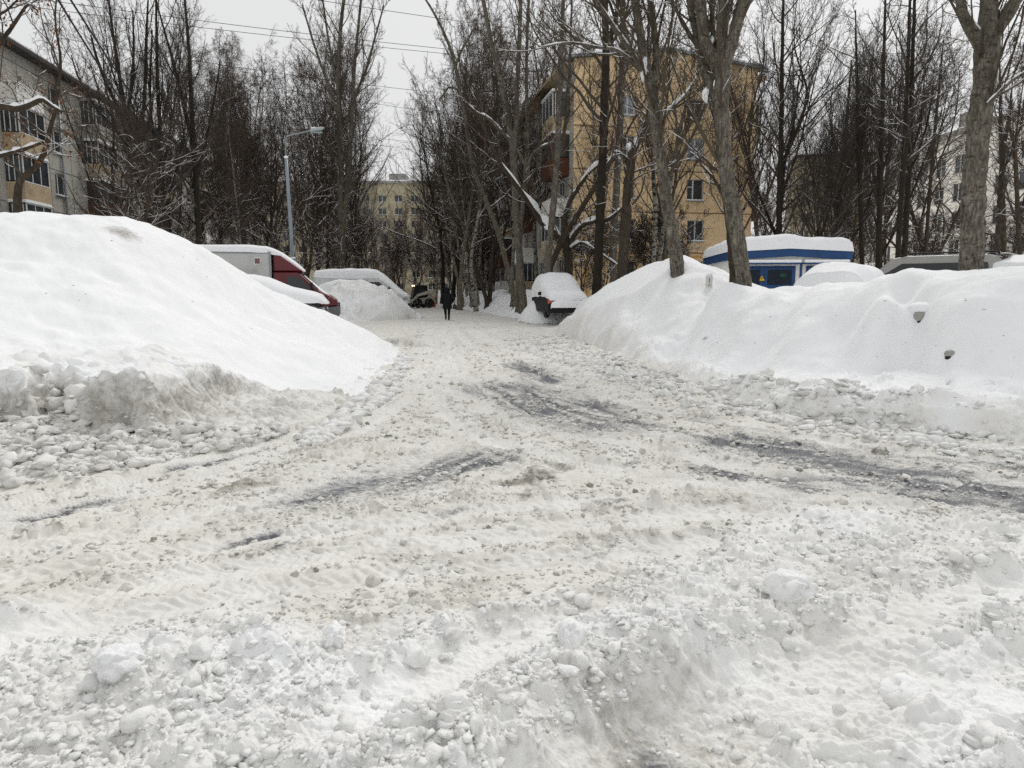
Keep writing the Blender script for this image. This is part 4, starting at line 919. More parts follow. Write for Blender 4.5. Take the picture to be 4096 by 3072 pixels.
hero('lime_tree', 'dark straight trunk right beside the broom-crowned tree', 'broom',
     [[(167, 238, 38, 4.6), (164, 200, 38, 4.4), (161, 165, 38, 4), (160, 120, 38, 3.6), (158, 70, 38, 3), (157, 20, 38, 2), (156, -30, 38, 1)],
      [(161, 160, 38, 3), (152, 125, 38, 2.6), (150, 80, 38, 2), (152, 30, 38, 1.2)]], 43, 17, snow=.8, snow_z=9, dens=.5, tmin0=.15, l1=.22)
hero('maple_tree', 'old tree at the left edge with crooked snowy boughs and some withered leaves', 'maple',
     [[(17, 218, 21, 7), (18, 190, 21, 6.5), (21, 180, 21, 6), (30, 172, 21, 5.5), (38, 164, 21, 5), (46, 148, 21, 4.4), (50, 128, 21, 3.6), (56, 105, 21, 3), (60, 60, 21, 2.4), (55, 20, 21, 1.6), (58, -20, 21, 1)],
      [(-30, 110, 20, 6), (0, 107, 20, 5), (18, 109, 20, 4.6), (30, 105, 20, 4.4), (42, 100, 20, 4), (52, 106, 20, 3), (62, 112, 20, 2)],
      [(-20, 160, 20.5, 4), (5, 155, 20.5, 4), (28, 148, 20.5, 3.4), (44, 142, 20.5, 2.6)],
      [(-40, 40, 20, 5), (-10, 50, 20, 4), (10, 30, 20, 3), (22, 12, 20, 2.6), (30, 4, 20, 2), (38, 12, 20, 1.4)],
      [(-30, 20, 20, 3), (0, 14, 20, 2.4), (14, 4, 20, 1.8), (26, -10, 20, 1)]], 44, 9, snow=.8, snow_z=9, dens=.62, tmin0=.25, l1=.27, leaves=170)
# trunks of the right-hand wood
for i, (x0, x1, Y, w, yt, sp, lab) in enumerate([
    (778, 784, 36, 5.6, -40, 'lime', 'tall dark trunk behind the right end of the blue kiosk roof'),
    (862, 856, 34, 4.4, 10, 'lime', 'slender dark trunk left of the grey van with a forked top'),
    (878, 886, 33, 5.0, -30, 'lime', 'straight slim dark trunk rising over the roof of the grey van'),
    (897, 912, 30, 5.2, -60, 'lime', 'dark trunk of a close pair in front of the white house'),
    (904, 917, 30.5, 5.4, -70, 'lime', 'second dark trunk of the close pair in front of the white house'),
    (925, 944, 40, 3.6, 40, 'maple', 'thin crooked stem before the windows of the white house'),
    (838, 852, 44, 4.4, 60, 'maple', 'brownish trunk deep in the wood right of the kiosk'),
    (996, 1012, 27, 5.0, 100, 'maple', 'leaning black stem right of the thickest trunk'),
    (1004, 1000, 28, 4.6, 60, 'maple', 'upright black stem right of the thickest trunk, snow in its forks'),
    (1020, 1008, 26, 4.2, 120, 'maple', 'short snowy stem at the right edge leaning left')]):
    hero('lime_tree' if sp == 'lime' else 'maple_tree', lab, sp, [[(x0, 268, Y, w), (x0 + (x1 - x0) * .2, 210, Y, w * .92), (x0 + (x1 - x0) * .45, 150, Y, w * .8), (x0 + (x1 - x0) * .7, 150 - (150 - yt) * .45, Y, w * .62), (x1, yt, Y, w * .25)],
                  [(x0 + (x1 - x0) * .35, 175, Y, w * .5), (x1 + 8, 130, Y, w * .4), (x1 + 16, 70, Y, w * .2)]], 60 + i, (290 - yt) / FPX * Y * .8, snow=.7, snow_z=9, dens=.75, tmin0=.3, l1=.24)

# ------------------------------------------------------------------ the rest of the trees: copies of a few grown ones
PROTO = {}
def proto(name, spec, H, r0, seed, forks, lean=0, snow=.7, fork_at=.35, dens=1.0, nm=None, leaves=0, wob=.02):
    root = thing(nm or spec + '_tree', 'x', 'tree')
    grow(root, spec, auto_trunk(H, r0, seed, lean, forks, fork_at, wob), H, seed, snow=snow * (1.0 if spec not in ('maple', 'bush') else 1.4), snow_z=10, dens=dens, leaves=leaves)
    PROTO[name] = [root, H, False]
proto('lime1', 'lime', 18, .17, 101, 2); proto('lime2', 'lime', 18, .15, 102, 3, fork_at=.25); proto('lime3', 'broom', 18, .15, 103, 3, fork_at=.22, nm='lime_tree')
proto('birch1', 'birch', 18, .14, 104, 1); proto('birch2', 'birch', 18, .12, 105, 2, lean=-.08)
proto('poplar1', 'poplar', 20, .18, 106, 2, fork_at=.3)
proto('maple1', 'maple', 12, .12, 107, 3, fork_at=.15, wob=.035); proto('maple2', 'maple', 11, .11, 108, 4, fork_at=.1, lean=-.12, wob=.035)
proto('bush1', 'bush', 4.5, .05, 109, 5, fork_at=.02, nm='bush'); proto('bush2', 'bush', 4.0, .045, 110, 6, fork_at=.02, nm='bush', leaves=60)
LAB = {}
def put(kind, px, Y, ytop, label, group, rng, base=.2):
    p = at(px, 290, Y); H = CAMH + slope(px, ytop)[1] * Y - base
    root, h, used = PROTO[kind]
    o = root if not used else copy_tree(root)
    PROTO[kind][2] = True
    o.location = (p.x, Y, base); o.rotation_euler = (0, 0, rng.uniform(0, 6.28)); s = H / h
    wd = min(max(s, .6), 1.35)
    o.scale = (wd, wd, s)
    tag(o, label, 'bush' if kind.startswith('bush') else 'tree', group)
def fill(n, x0, x1, y0, y1, kinds, topf, label, group, seed, base=.25, jit=28):
    rng = random.Random(seed)
    for i in range(n):
        Y = rng.uniform(y0, y1); px = x0 + (x1 - x0) * ((i + rng.random()) / n)
        put(rng.choice(kinds), px, Y, topf(px) + rng.uniform(-jit * .4, jit), label, group, rng, base)
def prof(pts): return lambda x: float(np.interp(x, [p[0] for p in pts], [p[1] for p in pts]))
fill(3, 100, 190, 34, 42, ['lime2', 'lime3', 'maple1', 'maple1', 'maple2'], prof([(-30, 90), (40, 110), (60, 60), (150, 20), (190, 70)]), 'dark bare tree in the row hiding the long house on the left', 'trees before the left house', 1)
fill(6, 195, 300, 45, 64, ['lime1', 'birch1', 'maple1'], prof([(150, 80), (225, 60), (270, 110), (300, 70)]), 'dark bare tree in the thicket between left snowbank and lamp post', 'trees behind the box truck', 2)
fill(5, 222, 262, 60, 72, ['birch1', 'birch2'], prof([(220, 60), (245, 40), (265, 60)]), 'birch with hanging twigs rising left of the lamp post', 'hanging birches left of the lamp', 3)
fill(7, 280, 360, 58, 92, ['lime1', 'lime2', 'maple1', 'birch1', 'maple2'], prof([(280, 50), (330, 40), (370, 80), (392, 165)]), 'dark bare tree in the dense wood behind the white van', 'trees behind the white van', 4)
fill(9, 180, 400, 95, 135, ['lime2', 'maple1', 'lime1'], prof([(180, 130), (300, 120), (372, 175), (400, 200)]), 'far bare tree in front of the long yellow house closing the street', 'far trees left of the street end', 5)
fill(5, 428, 470, 90, 130, ['maple1', 'lime2', 'birch1'], prof([(428, 165), (470, 100)]), 'far bare tree right of the street end', 'far trees right of the street end', 6)
fill(7, 434, 490, 60, 88, ['birch1', 'birch2', 'birch1', 'maple2', 'lime1'], prof([(434, 110), (450, 80), (490, 20)]), 'hanging birch in the grove along the right side of the far street', 'birch grove right of the street', 7)
fill(6, 440, 560, 42, 66, ['birch1', 'poplar1', 'lime1', 'maple2', 'birch2'], prof([(440, 100), (470, 20), (560, -30)]), 'bare tree in the grove between street and yellow house', 'grove left of the yellow house', 8)
fill(3, 575, 750, 36, 42, ['poplar1', 'birch1', 'maple1', 'lime2'], prof([(575, 30), (750, 10)]), 'thin bare tree standing close to the yellow gable', 'trees before the yellow gable', 9)
fill(7, 752, 900, 34, 52, ['lime1', 'lime2', 'lime3', 'maple1', 'poplar1'], prof([(752, 10), (785, 0), (810, 110), (850, 75), (875, 40), (930, 0), (1030, -20)]), 'dark bare tree in the wood behind kiosk and parked cars', 'wood behind the kiosk', 10)
fill(6, 755, 895, 54, 76, ['lime1', 'lime2', 'maple1', 'birch1', 'maple2'], prof([(752, 90), (800, 110), (850, 90), (890, 70), (1040, 40)]), 'bare tree deeper in the wood before the white house', 'deep wood before the white house', 11)
fill(8, 90, 330, 40, 60, ['bush1', 'bush2'], prof([(60, 220), (330, 225)]), 'brown bare bush at the foot of the trees on the left', 'bushes under the left trees', 12, jit=16)
fill(14, 330, 560, 60, 90, ['bush1', 'bush2'], prof([(330, 232), (560, 238)]), 'brown bare bush under the trees beside the far street', 'bushes beside the far street', 13, jit=16)
fill(5, 560, 700, 37, 42, ['bush1', 'bush2'], prof([(560, 222), (700, 228)]), 'bare bush growing at the foot of the yellow gable', 'bushes at the yellow gable', 14, jit=18)
fill(7, 760, 1030, 40, 60, ['bush1', 'bush2'], prof([(760, 215), (1030, 222)]), 'bare bush in the undergrowth of the right-hand wood', 'bushes of the right wood', 15, jit=16)
fill(2, 905, 1035, 40, 55, ['lime1', 'maple1', 'birch1'], prof([(905, 60), (960, 20), (1035, 40)]), 'bare tree standing right before the white house', 'trees before the white house', 16)
fill(7, 372, 442, 112, 150, ['bush1', 'maple1', 'maple2', 'bush2'], prof([(372, 222), (442, 222)]), 'brown leafless shrub before the far house at the street end', 'shrubs at the street end', 17, jit=26)
fill(1, 112, 130, 29, 31, ['maple2', 'maple1'], prof([(40, 120), (135, 95)]), 'crooked snowy tree close before the balconies of the left house', 'low trees before the left balconies', 18)
# ------------------------------------------------------------------ buildings
M['tan'] = plain('apricot_render', (234, 206, 164), .85, .1, var=.06, scale=.9, dirt=(212, 184, 146))
M['tan_panel'] = plain('tan_parapet_panel', (184, 166, 138), .8, .15, var=.10, scale=1.5, dirt=(150, 134, 112))
M['panel_wall'] = plain('pale_panel_wall', (182, 179, 170), .85, .1, var=.09, scale=.7, dirt=(150, 146, 138))
M['white_wall'] = plain('white_painted_wall', (240, 239, 232), .85, .1, var=.04, scale=.5, dirt=(224, 223, 214))
M['yellow_wall'] = plain('dull_yellow_brick', (172, 163, 140), .85, .1, var=.10, scale=.8, dirt=(146, 136, 114))
M['frame_white'] = plain('white_frames', (214, 214, 210), .5, .3, var=.05)
M['frame_brown'] = plain('brown_boards', (92, 62, 46), .7, .2, var=.2, scale=3)
M['dark_metal'] = plain('dark_metal', (52, 53, 55), .5, .4, var=.15)
M['grey_metal'] = plain('galvanised_metal', (140, 146, 150), .45, .5, metal=.4, var=.1)
M['glass'] = glass_mat('window_glass', (52, 56, 60))
M['glass_blue'] = glass_mat('pale_window_glass', (128, 140, 146), .2)
M['curtain'] = plain('grey_curtain', (120, 122, 126), .9, .1, var=.3, scale=3)
M['roof_dark'] = plain('dark_roof_edge', (66, 62, 60), .8, .2, var=.2)
M['pipe_yellow'] = plain('yellow_gas_pipe', (206, 160, 62), .5, .3, var=.1)
M['blue'] = plain('blue_painted_steel', (26, 70, 120), .45, .4, var=.12, scale=2, dirt=(20, 56, 96))
M['louvre'] = plain('dark_louvres', (34, 44, 58), .6, .3, var=.2)
M['sign_blue'] = plain('dark_blue_enamel', (32, 44, 78), .4, .4, var=.08)
M['sign_white'] = plain('white_lettering', (200, 204, 210), .5, .3, var=.03)
M['sign_yellow'] = plain('yellow_enamel', (232, 184, 34), .4, .4, var=.05)
M['sign_black'] = plain('black_paint', (18, 18, 18), .5, .3, var=.05)
M['sign_green'] = plain('green_plate', (34, 110, 62), .5, .3, var=.1)
M['concrete'] = plain('grey_concrete', (150, 148, 142), .85, .1, var=.12, dirt=(120, 118, 112))
def holed_wall(mb, L, z0, z1, holes, d=.18, y=0):
    """a wall on the x-z plane facing -y, with openings (x0,x1,z0,z1) and their reveals"""
    xs = sorted({0, L} | {h[0] for h in holes} | {h[1] for h in holes}); zs = sorted({z0, z1} | {h[2] for h in holes} | {h[3] for h in holes})
    for a, b in zip(xs, xs[1:]):
        for c, e in zip(zs, zs[1:]):
            mx, mz = (a + b) / 2, (c + e) / 2
            if any(h[0] < mx < h[1] and h[2] < mz < h[3] for h in holes): continue
            mb.quad((a, y, c), (b, y, c), (b, y, e), (a, y, e))
    for a, b, c, e in holes:
        mb.quad((a, y, c), (a, y, e), (a, y + d, e), (a, y + d, c)); mb.quad((b, y, c), (b, y + d, c), (b, y + d, e), (b, y, e))
        mb.quad((a, y, e), (b, y, e), (b, y + d, e), (a, y + d, e)); mb.quad((a, y, c), (a, y + d, c), (b, y + d, c), (b, y, c))
WCACHE = {}
def window(parent, x, z, w, h, y=.10, style=0, glass='glass', snow=True):
    """a two-leaf window: frame, panes and a snowy sill"""
    key = (round(w, 2), round(h, 2), style, glass)
    if key not in WCACHE:
        f = MB(); t = .055
        f.box(0, t, 0, .05, 0, h); f.box(w - t, w, 0, .05, 0, h); f.box(t, w - t, 0, .05, 0, t); f.box(t, w - t, 0, .05, h - t, h)
        m = w * (.5 if style == 0 else .38); f.box(m - .045, m + .045, 0, .05, t, h - t)
        if style == 2: f.box(t, m - .045, 0, .05, h * .62, h * .62 + .05)
        o = obj('window', f, M['frame_white'], parent)
        g = MB(); g.box(t, w - t, .03, .04, t, h - t); p = obj('pane', g, M[glass], o)
        s = MB(); s.box(-.06, w + .06, -.22, -.02, -.05, 0); q = obj('sill', s, M['grey_metal'], o)
        if snow:
            sn = MB(); sn.box(-.05, w + .05, -.22, -.03, .002, .10); obj('sill_snow', sn, M['snow'], o, bevel=.03)
        WCACHE[key] = o
    else:
        o = copy_tree(WCACHE[key], parent)
    o.location = (x, y, z); o.rotation_euler = (0, 0, 0); o.parent = parent
    return o

# --- apricot five-storey house, gable towards us
A = Vector((3.88, 46, 0)); B = Vector((16.0, 48.2, 0)); GD = (B - A).normalized(); GL = (B - A).length; GA = math.atan2(GD.y, GD.x)
yh = thing('apartment_house', 'apricot five-storey apartment house with its blank gable facing the street', 'house', A, GA)
def gab(px, py):
    """where the line of sight meets the gable: (along, height)"""
    a, b = slope(px, py); n = Vector((-GD.y, GD.x)); t = (A.x * n.x + A.y * n.y) / (a * n.x + n.y)
    p = Vector((a * t, t, 0)); return ((p - A).dot(GD), CAMH + b * t)
ZL = gab(573, 58)[1]; ZR = gab(752, 69)[1]; ZP = gab(648, 50)[1]
rows = [(99, 119), (138, 160), (179, 201), (220, 241.5), (261, 280)]
holes = []; wins = []
for i, (a, b) in enumerate(rows):
    z1 = gab(695, a)[1]; z0 = gab(695, b)[1]
    x0 = gab(687, (a + b) / 2)[0]; x1 = gab(703.5, (a + b) / 2)[0]
    holes.append((x0, x1, z0, z1)); wins.append((x0, z0, x1 - x0, z1 - z0, ['glass', 'glass_blue', 'glass', 'glass', 'glass'][i], [0, 0, 2, 0, 1][i]))
    x0 = gab(623, (a + b) / 2)[0]; x1 = gab(635, (a + b) / 2)[0]
    holes.append((x0, x1, z0, z1)); wins.append((x0, z0, x1 - x0, z1 - z0, ['glass_blue', 'glass', 'glass', 'glass', 'glass'][i], 1))
mb = MB(); HT = min(ZL, ZR)
holed_wall(mb, GL, 0, HT, holes)
mb.quad((0, 0, HT), (GL, 0, HT), (GL, 0, ZR), (GL * .5, 0, ZP)); mb.add([(0, 0, HT), (GL * .5, 0, ZP), (0, 0, ZL)], [(0, 1, 2)])
D = 62
mb.quad((GL, 0, 0), (GL, D, 0), (GL, D, ZR), (GL, 0, ZR)); mb.quad((0, D, 0), (GL, D, 0), (GL, D, ZR), (0, D, ZL))
obj('gable_wall', mb, M['tan'], yh, fix=False)
bl = MB()
for py in (128.7, 171, 212.4, 253):
    z = gab(660, py)[1]; bl.box(-.003, GL + .003, -.012, .0, z - .035, z + .035)
for px in (648,): 
    x = gab(px, 170)[0]; bl.box(x - .02, x + .02, -.008, 0, .2, HT)
obj('panel_joints', bl, plain('dark_joint_mortar', (142, 118, 88), .9, .1), yh)
for x, z, w_, h_, g_, st in wins: window(yh, x, z, w_, h_, .10, st, g_)
# curtains seen through the lower right window
x, z, w_, h_ = wins[6][:4]
cu = MB(); n = 26
for s0, s1 in ((.06, .30), (.58, .94)):
    for i in range(n):
        a = x + w_ * (s0 + (s1 - s0) * i / n); b = x + w_ * (s0 + (s1 - s0) * (i + 1) / n); ya = .145 + .018 * math.sin(i * 1.4); yb = .145 + .018 * math.sin((i + 1) * 1.4)
        cu.quad((a, ya, z + .08), (b, yb, z + .08), (b, yb, z + h_ - .06), (a, ya, z + h_ - .06))
rf = MB()
for (xa, za, xb, zb) in ((-.35, ZL - .02, GL * .5, ZP + .02), (GL * .5, ZP + .02, GL + .35, ZR - .02)):
    rf.add([(xa, -.25, za), (xb, -.25, zb), (xb, D + .2, zb), (xa, D + .2, za), (xa, -.25, za + .16), (xb, -.25, zb + .16), (xb, D + .2, zb + .16), (xa, D + .2, za + .16)],
           [(0, 3, 2, 1), (4, 5, 6, 7), (0, 1, 5, 4), (1, 2, 6, 5), (2, 3, 7, 6), (3, 0, 4, 7)])
roof = obj('roof', rf, M['grey_metal'], yh)
sn = MB()
for (xa, za, xb, zb) in ((-.3, ZL + .145, GL * .5, ZP + .185), (GL * .5, ZP + .185, GL + .3, ZR + .145)):
    sn.add([(xa, -.2, za), (xb, -.2, zb), (xb, D, zb), (xa, D, za), (xa + .1, -.1, za + .16), (xb, -.1, zb + .16), (xb, D - .1, zb + .16), (xa, D - .1, za + .16)],
           [(0, 3, 2, 1), (4, 5, 6, 7), (0, 1, 5, 4), (1, 2, 6, 5), (2, 3, 7, 6), (3, 0, 4, 7)])
obj('roof_snow', sn, M['snow'], roof)
eb = MB(); eb.box(-.8, 0, .2, D, ZL - .34, ZL - .2); eb.box(GL, GL + .8, .2, D, ZR - .55, ZR - .3); obj('eaves', eb, M['tan_panel'], yh)
# gas pipe
pz = gab(640, 256.7)[1]; px_ = gab(577.5, 270)[0]
gp = MB(); gp.tube([(.1, -.12, pz), (GL - .2, -.12, pz)], .045, 8); gp.tube([(px_ + .6, -.12, pz), (px_ + .6, -.12, .3)], .045, 8)
obj('gas_pipe', gp, M['pipe_yellow'], yh, smooth=True)
# left flank (local -x side, seen at a slant) and its bays; right flank balconies
def flank(root, along, depth_sign): pass
NY = 20; fl = MB()
hol = []
stz = [gab(695, b)[1] for a, b in rows]
for k in range(NY):
    t = 1.2 + k * 3.0
    for z in stz: hol.append((t, t + 1.5, z, z + 1.45))
tmp = MB(); holed_wall(tmp, D, 0, ZL, hol)
# turn the x-z wall onto the flank x = 0 plane facing -x
fv = [(p[1], D - p[0], p[2]) for p in tmp.v]
lw = raw('flank_wall', fv, [tuple(f) for f in tmp.f], M['panel_wall'], yh)
pan = MB()
for h in hol: pan.box(.10, .11, D - h[1], D - h[0], h[2], h[3])
wf = MB()
for h in hol:
    y0, y1 = D - h[1], D - h[0]
    wf.box(.05, .10, y0, y0 + .06, h[2], h[3]); wf.box(.05, .10, y1 - .06, y1, h[2], h[3]); wf.box(.05, .10, (y0 + y1) / 2 - .04, (y0 + y1) / 2 + .04, h[2], h[3]); wf.box(.05, .10, y0 + .06, y1 - .06, h[3] - .06, h[3])
flw = obj('flank_windows', wf, M['frame_white'], yh); tag(flw, kind='stuff'); obj('pane', pan, M['glass'], flw)
def bay(root, x0, x1, y0, y1, z, h, style, side):
    """a balcony: floor, parapet, glazing or open rail, lid with snow"""
    par = {0: 'tan_panel', 1: 'panel_wall', 2: 'frame_brown', 3: 'white_wall'}[style % 4]
    m = MB(); m.box(x0, x1, y0, y1, z - .12, z); m.box(x0 + (0 if side < 0 else 0), x1, y0, y0 + .06, z, z + 1.0); m.box(x0, x1, y1 - .06, y1, z, z + 1.0)
    xo = x0 if side < 0 else x1
    m.box(min(xo, xo - side * .06), max(xo, xo - side * .06), y0 + .06, y1 - .06, z, z + 1.0)
    b = obj('balcony', m, M[par], root)
    if style != 3:
        f = MB(); g = MB(); zt = z + h - .15; xi = xo - side * .03
        n = max(2, int((y1 - y0) / .8))
        for i in range(n + 1):
            yy = y0 + .03 + (y1 - y0 - .06) * i / n; f.box(xi - .03, xi + .03, yy - .03, yy + .03, z + 1.0, zt)
        f.box(xi - .035, xi + .035, y0, y1, zt - .06, zt + .02); f.box(xi - .035, xi + .035, y0, y1, z + 1.0, z + 1.06)
        for yy in (y0 + .03, y1 - .03):
            for xx in (x0 + .2, (x0 + x1) / 2, x1 - .2): f.box(xx - .025, xx + .025, yy - .025, yy + .025, z + 1.06, zt - .06)
            g.box(x0 + .03, x1 - .03, yy - .008, yy + .008, z + 1.06, zt - .06)
        g.box(xi - .008, xi + .008, y0 + .03, y1 - .03, z + 1.06, zt - .06)
        obj('glazing_frame', f, M['frame_white' if style != 2 else 'frame_brown'], b); obj('pane', g, M['glass'], b)
    s = MB(); zz = z + h - .13 if style != 3 else z + 1.0
    if style != 3: s.box(x0 - .08, x1 + .08, y0 - .08, y1 + .08, zz, zz + .05)
    s.box(x0 - .02, x1 + .02, y0 - .02, y1 + .02, zz + (.052 if style != 3 else .005), zz + (.18 if style != 3 else .09))
    obj('balcony_snow', s, M['snow'], b, bevel=.04)
    return b
rngb = random.Random(3)
fl_h = 2.62
for yb in (1.0, 11.5, 21.5, 32, 43):
    for i, z in enumerate(stz[::1]):
        if i == 4 and yb < 2: continue
        bay(yh, -1.15, -.005, yb, yb + (3.2 if yb > 2 else 3.0), z - .95, fl_h, [1, 0, 1, 2, 1, 3][(i * 2 + int(yb)) % 6], -1)
for yb in (1.2, 9):
    for i, z in enumerate(stz[:4]):
        bay(yh, GL + .005, GL + 1.1, yb, yb + 3.2, z - .95, fl_h, [1, 3, 2, 3][i] if yb < 2 else 0, 1)
# street-name plate
x0, z1 = gab(576.5, 246); x1, z0 = gab(594.5, 251.3)
sg = MB(); sg.box(x0, x1, -.09, -.03, z0, z1)
plate = thing('street_sign', 'dark blue street-name plate on the lower left of the apricot gable', 'street sign', A, GA)
obj('plate', sg, M['sign_blue'], plate, bevel=.02)
def text(s, size, mat, parent, loc, rot, name='lettering', align='CENTER', ext=.004, sx=1):
    cu = bpy.data.curves.new(name, 'FONT'); cu.body = s; cu.size = size; cu.extrude = ext; cu.align_x = align; cu.align_y = 'CENTER'
    o = bpy.data.objects.new(name, cu); COL.objects.link(o)
    dg = bpy.context.evaluated_depsgraph_get(); me = bpy.data.meshes.new_from_object(o.evaluated_get(dg)); bpy.data.objects.remove(o)
    me.materials.clear(); me.materials.append(mat)
    o = bpy.data.objects.new(name, me); COL.objects.link(o); o.parent = parent; o.location = loc; o.rotation_euler = rot; o.scale = (sx, 1, 1); return o
text('Фомичёвой', (z1 - z0) * .52, M['sign_white'], plate, ((x0 + x1) / 2, -.094, (z0 + z1) / 2 + .04), (math.pi / 2, 0, 0))
text('улица', (z1 - z0) * .2, M['sign_white'], plate, ((x0 + x1) / 2, -.094, z0 + .07), (math.pi / 2, 0, 0))
ss = MB(); ss.box(x0 - .02, x1 + .02, -.12, -.0, z1 + .005, z1 + .13); obj('snow_cover', ss, M['snow'], plate, bevel=.04)
# entrance-level window of the gable
en = MB(); ex0 = gab(624, 270)[0] 

# --- long panel house down the left side
LA = Vector((-26.4, 20, 0)); LB = Vector((-37.2, 102, 0)); LD = (LB - LA).normalized(); LL = (LB - LA).length; LAng = math.atan2(LD.y, LD.x)
lh = thing('apartment_house', 'long grey-beige five-storey panel house receding down the left side, tan balconies', 'house', LA, LAng)
LH = 15.6
# local x runs along the facade; the facade is the plane y = 0 facing -y (towards the street)
bays_t = [9, 12.5, 22.2, 32.5, 46, 58, 68, 77]
hol = []; zf = [1.4 + 2.75 * i + .9 for i in range(5)]
for k in range(int(LL / 3.0) - 1):
    t = 1.0 + k * 3.0
    if any(b - 1.6 < t < b + 4.2 for b in bays_t): continue
    for z in zf: hol.append((t, t + 1.35, z, z + 1.5))
m = MB(); holed_wall(m, LL, 0, LH, hol); m.quad((0, 0, 0), (0, 0, LH), (0, 12, LH), (0, 12, 0)); m.quad((LL, 0, 0), (LL, 12, 0), (LL, 12, LH), (LL, 0, LH)); m.quad((0, 12, 0), (0, 12, LH), (LL, 12, LH), (LL, 12, 0))
obj('wall', m, M['panel_wall'], lh, fix=False)
for h in hol[:95]: window(lh, h[0], h[2], h[1] - h[0], h[3] - h[2], .10, 1)
pj = MB()
for z in [1.2 + 2.75 * i for i in range(6)]: pj.box(0, LL, -.012, 0, z - .03, z + .03)
for t in np.arange(.4, LL, 3.0): pj.box(t - .025, t + .025, -.009, -.0, 1.23, LH - .4)
obj('panel_joints', pj, plain('grey_joint_mortar', (128, 126, 120), .9, .1), lh)
m = MB(); m.box(-.3, LL + .3, -.75, 12.4, LH, LH + .22); r2 = obj('roof', m, M['roof_dark'], lh)
m = MB(); m.box(-.25, LL + .25, -.7, 12.3, LH + .222, LH + .42); obj('roof_snow', m, M['snow'], r2, bevel=.08)
m = MB()
for t in np.arange(6, LL, 15): m.box(t, t + 1.4, 4, 5, LH + .43, LH + 1.7)
for t in (14, 31, 50): m.tube([(t, .8, LH + .42), (t, .8, LH + 2.6)], .03, 6)
tag(obj('vent_stack', m, M['concrete'], r2), kind='stuff')
for t in (18.4, 29, 44):
    dp = MB(); dp.tube([(t, -.12, .3), (t, -.12, LH)], .07, 8); obj('downpipe', dp, M['grey_metal'], lh, smooth=True)
def bay_front(root, t0, t1, z, h, style):
    """balcony on a facade facing -y"""
    b = bay(root, -1.0, -.005, 0, t1 - t0, z, h, style, -1)
    b.rotation_euler = (0, 0, math.pi / 2); b.location = (t1, 0, 0); return b
for j, t in enumerate(bays_t):
    for i in range(5):
        b = bay_front(lh, t, t + (2.9 if j % 2 == 0 else 3.3), zf[i] - .95, 2.7, [0, 0, 3, 0, 1, 2, 0][(i * 3 + j * 2) % 7] if i else 1)

# --- nine-storey house closing the street
EW = at(200, 290, 160).x; EE = at(468, 290, 160).x
eh = thing('apartment_house', 'far dull-yellow house closing off the end of the street behind the trees', 'house', (EW, 160, 0), 0)
EH = at(300, 183.6, 160).z; L = EE - EW; hol = []
zz = [1.6 + 2.75 * i for i in range(int((EH - 2) / 2.75))]
for k in range(int(L / 3.6)):
    for z in zz: hol.append((1 + k * 3.6, 2.7 + k * 3.6, z, z + 1.5))
m = MB(); holed_wall(m, L, 0, EH, hol, .25); m.quad((0, 0, 0), (0, 0, EH), (0, 14, EH), (0, 14, 0)); m.quad((L, 0, 0), (L, 14, 0), (L, 14, EH), (L, 0, EH)); m.quad((0, 14, 0), (0, 14, EH), (L, 14, EH), (L, 14, 0))
obj('wall', m, M['yellow_wall'], eh, fix=False)
hol.sort(key=lambda h: abs(h[0] + EW + 26))
for h in hol[:96]: window(eh, h[0], h[2], h[1] - h[0], h[3] - h[2], .12, 0, 'glass')
m = MB()
for h in hol[96:]: m.box(h[0], h[1], .15, .17, h[2], h[3])
tag(obj('far_windows', m, M['glass'], eh), kind='stuff')
m = MB(); m.box(-.3, L + .3, -.4, 14.3, EH, EH + .5); r3 = obj('roof', m, M['concrete'], eh)
m = MB(); m.box(-.25, L + .25, -.35, 14.2, EH + .502, EH + .75); obj('roof_snow', m, M['snow'], r3)
px0 = at(389, 180, 163).x - EW; px1 = at(406, 180, 163).x - EW
m = MB(); m.box(px0, px1, 3, 7, EH + .76, EH + 2.6); obj('roof_cabin', m, M['concrete'], r3)
m = MB()
for x in (px0 - 1, px0 + 2, px1 + 1.5): m.tube([(x, 4.5, EH + .76), (x, 4.5, EH + 4.6)], .06, 5)
obj('aerial', m, M['dark_metal'], r3)

# --- white house on the far right
WA = Vector((at(862, 290, 96).x, 96, 0)); WB = Vector((at(1080, 290, 62).x, 62, 0)); WD = (WB - WA).normalized(); WL = (WB - WA).length
wh = thing('apartment_house', 'white five-storey house glimpsed through the trees at far right', 'house', WA, math.atan2(WD.y, WD.x))
WH = 18.2; hol = []
for k in range(int(WL / 3.1)):
    for i in range(5): hol.append((1 + k * 3.1, 2.7 + k * 3.1, 2.2 + 3.0 * i, 2.2 + 3.0 * i + 1.9))
m = MB(); holed_wall(m, WL, 0, WH, hol, .2); m.quad((WL, 0, 0), (WL, 12, 0), (WL, 12, WH), (WL, 0, WH))
obj('wall', m, M['white_wall'], wh, fix=False)
for h in hol[-95:]: window(wh, h[0], h[2], h[1] - h[0], h[3] - h[2], .10, 0, snow=False)
m = MB(); m.quad((-.003, 0, 0), (-.003, 0, WH), (-.003, 12, WH), (-.003, 12, 0)); obj('end_wall', m, M['yellow_wall'], wh, fix=False)
m = MB()
for i in range(6): m.box(0, WL, -.05, 0, 1.55 + 3.0 * i, 1.70 + 3.0 * i)
obj('string_course', m, M['white_wall'], wh)
m = MB(); m.box(-.4, WL + .4, -.6, 12.5, WH, WH + .5); r4 = obj('roof', m, M['concrete'], wh)
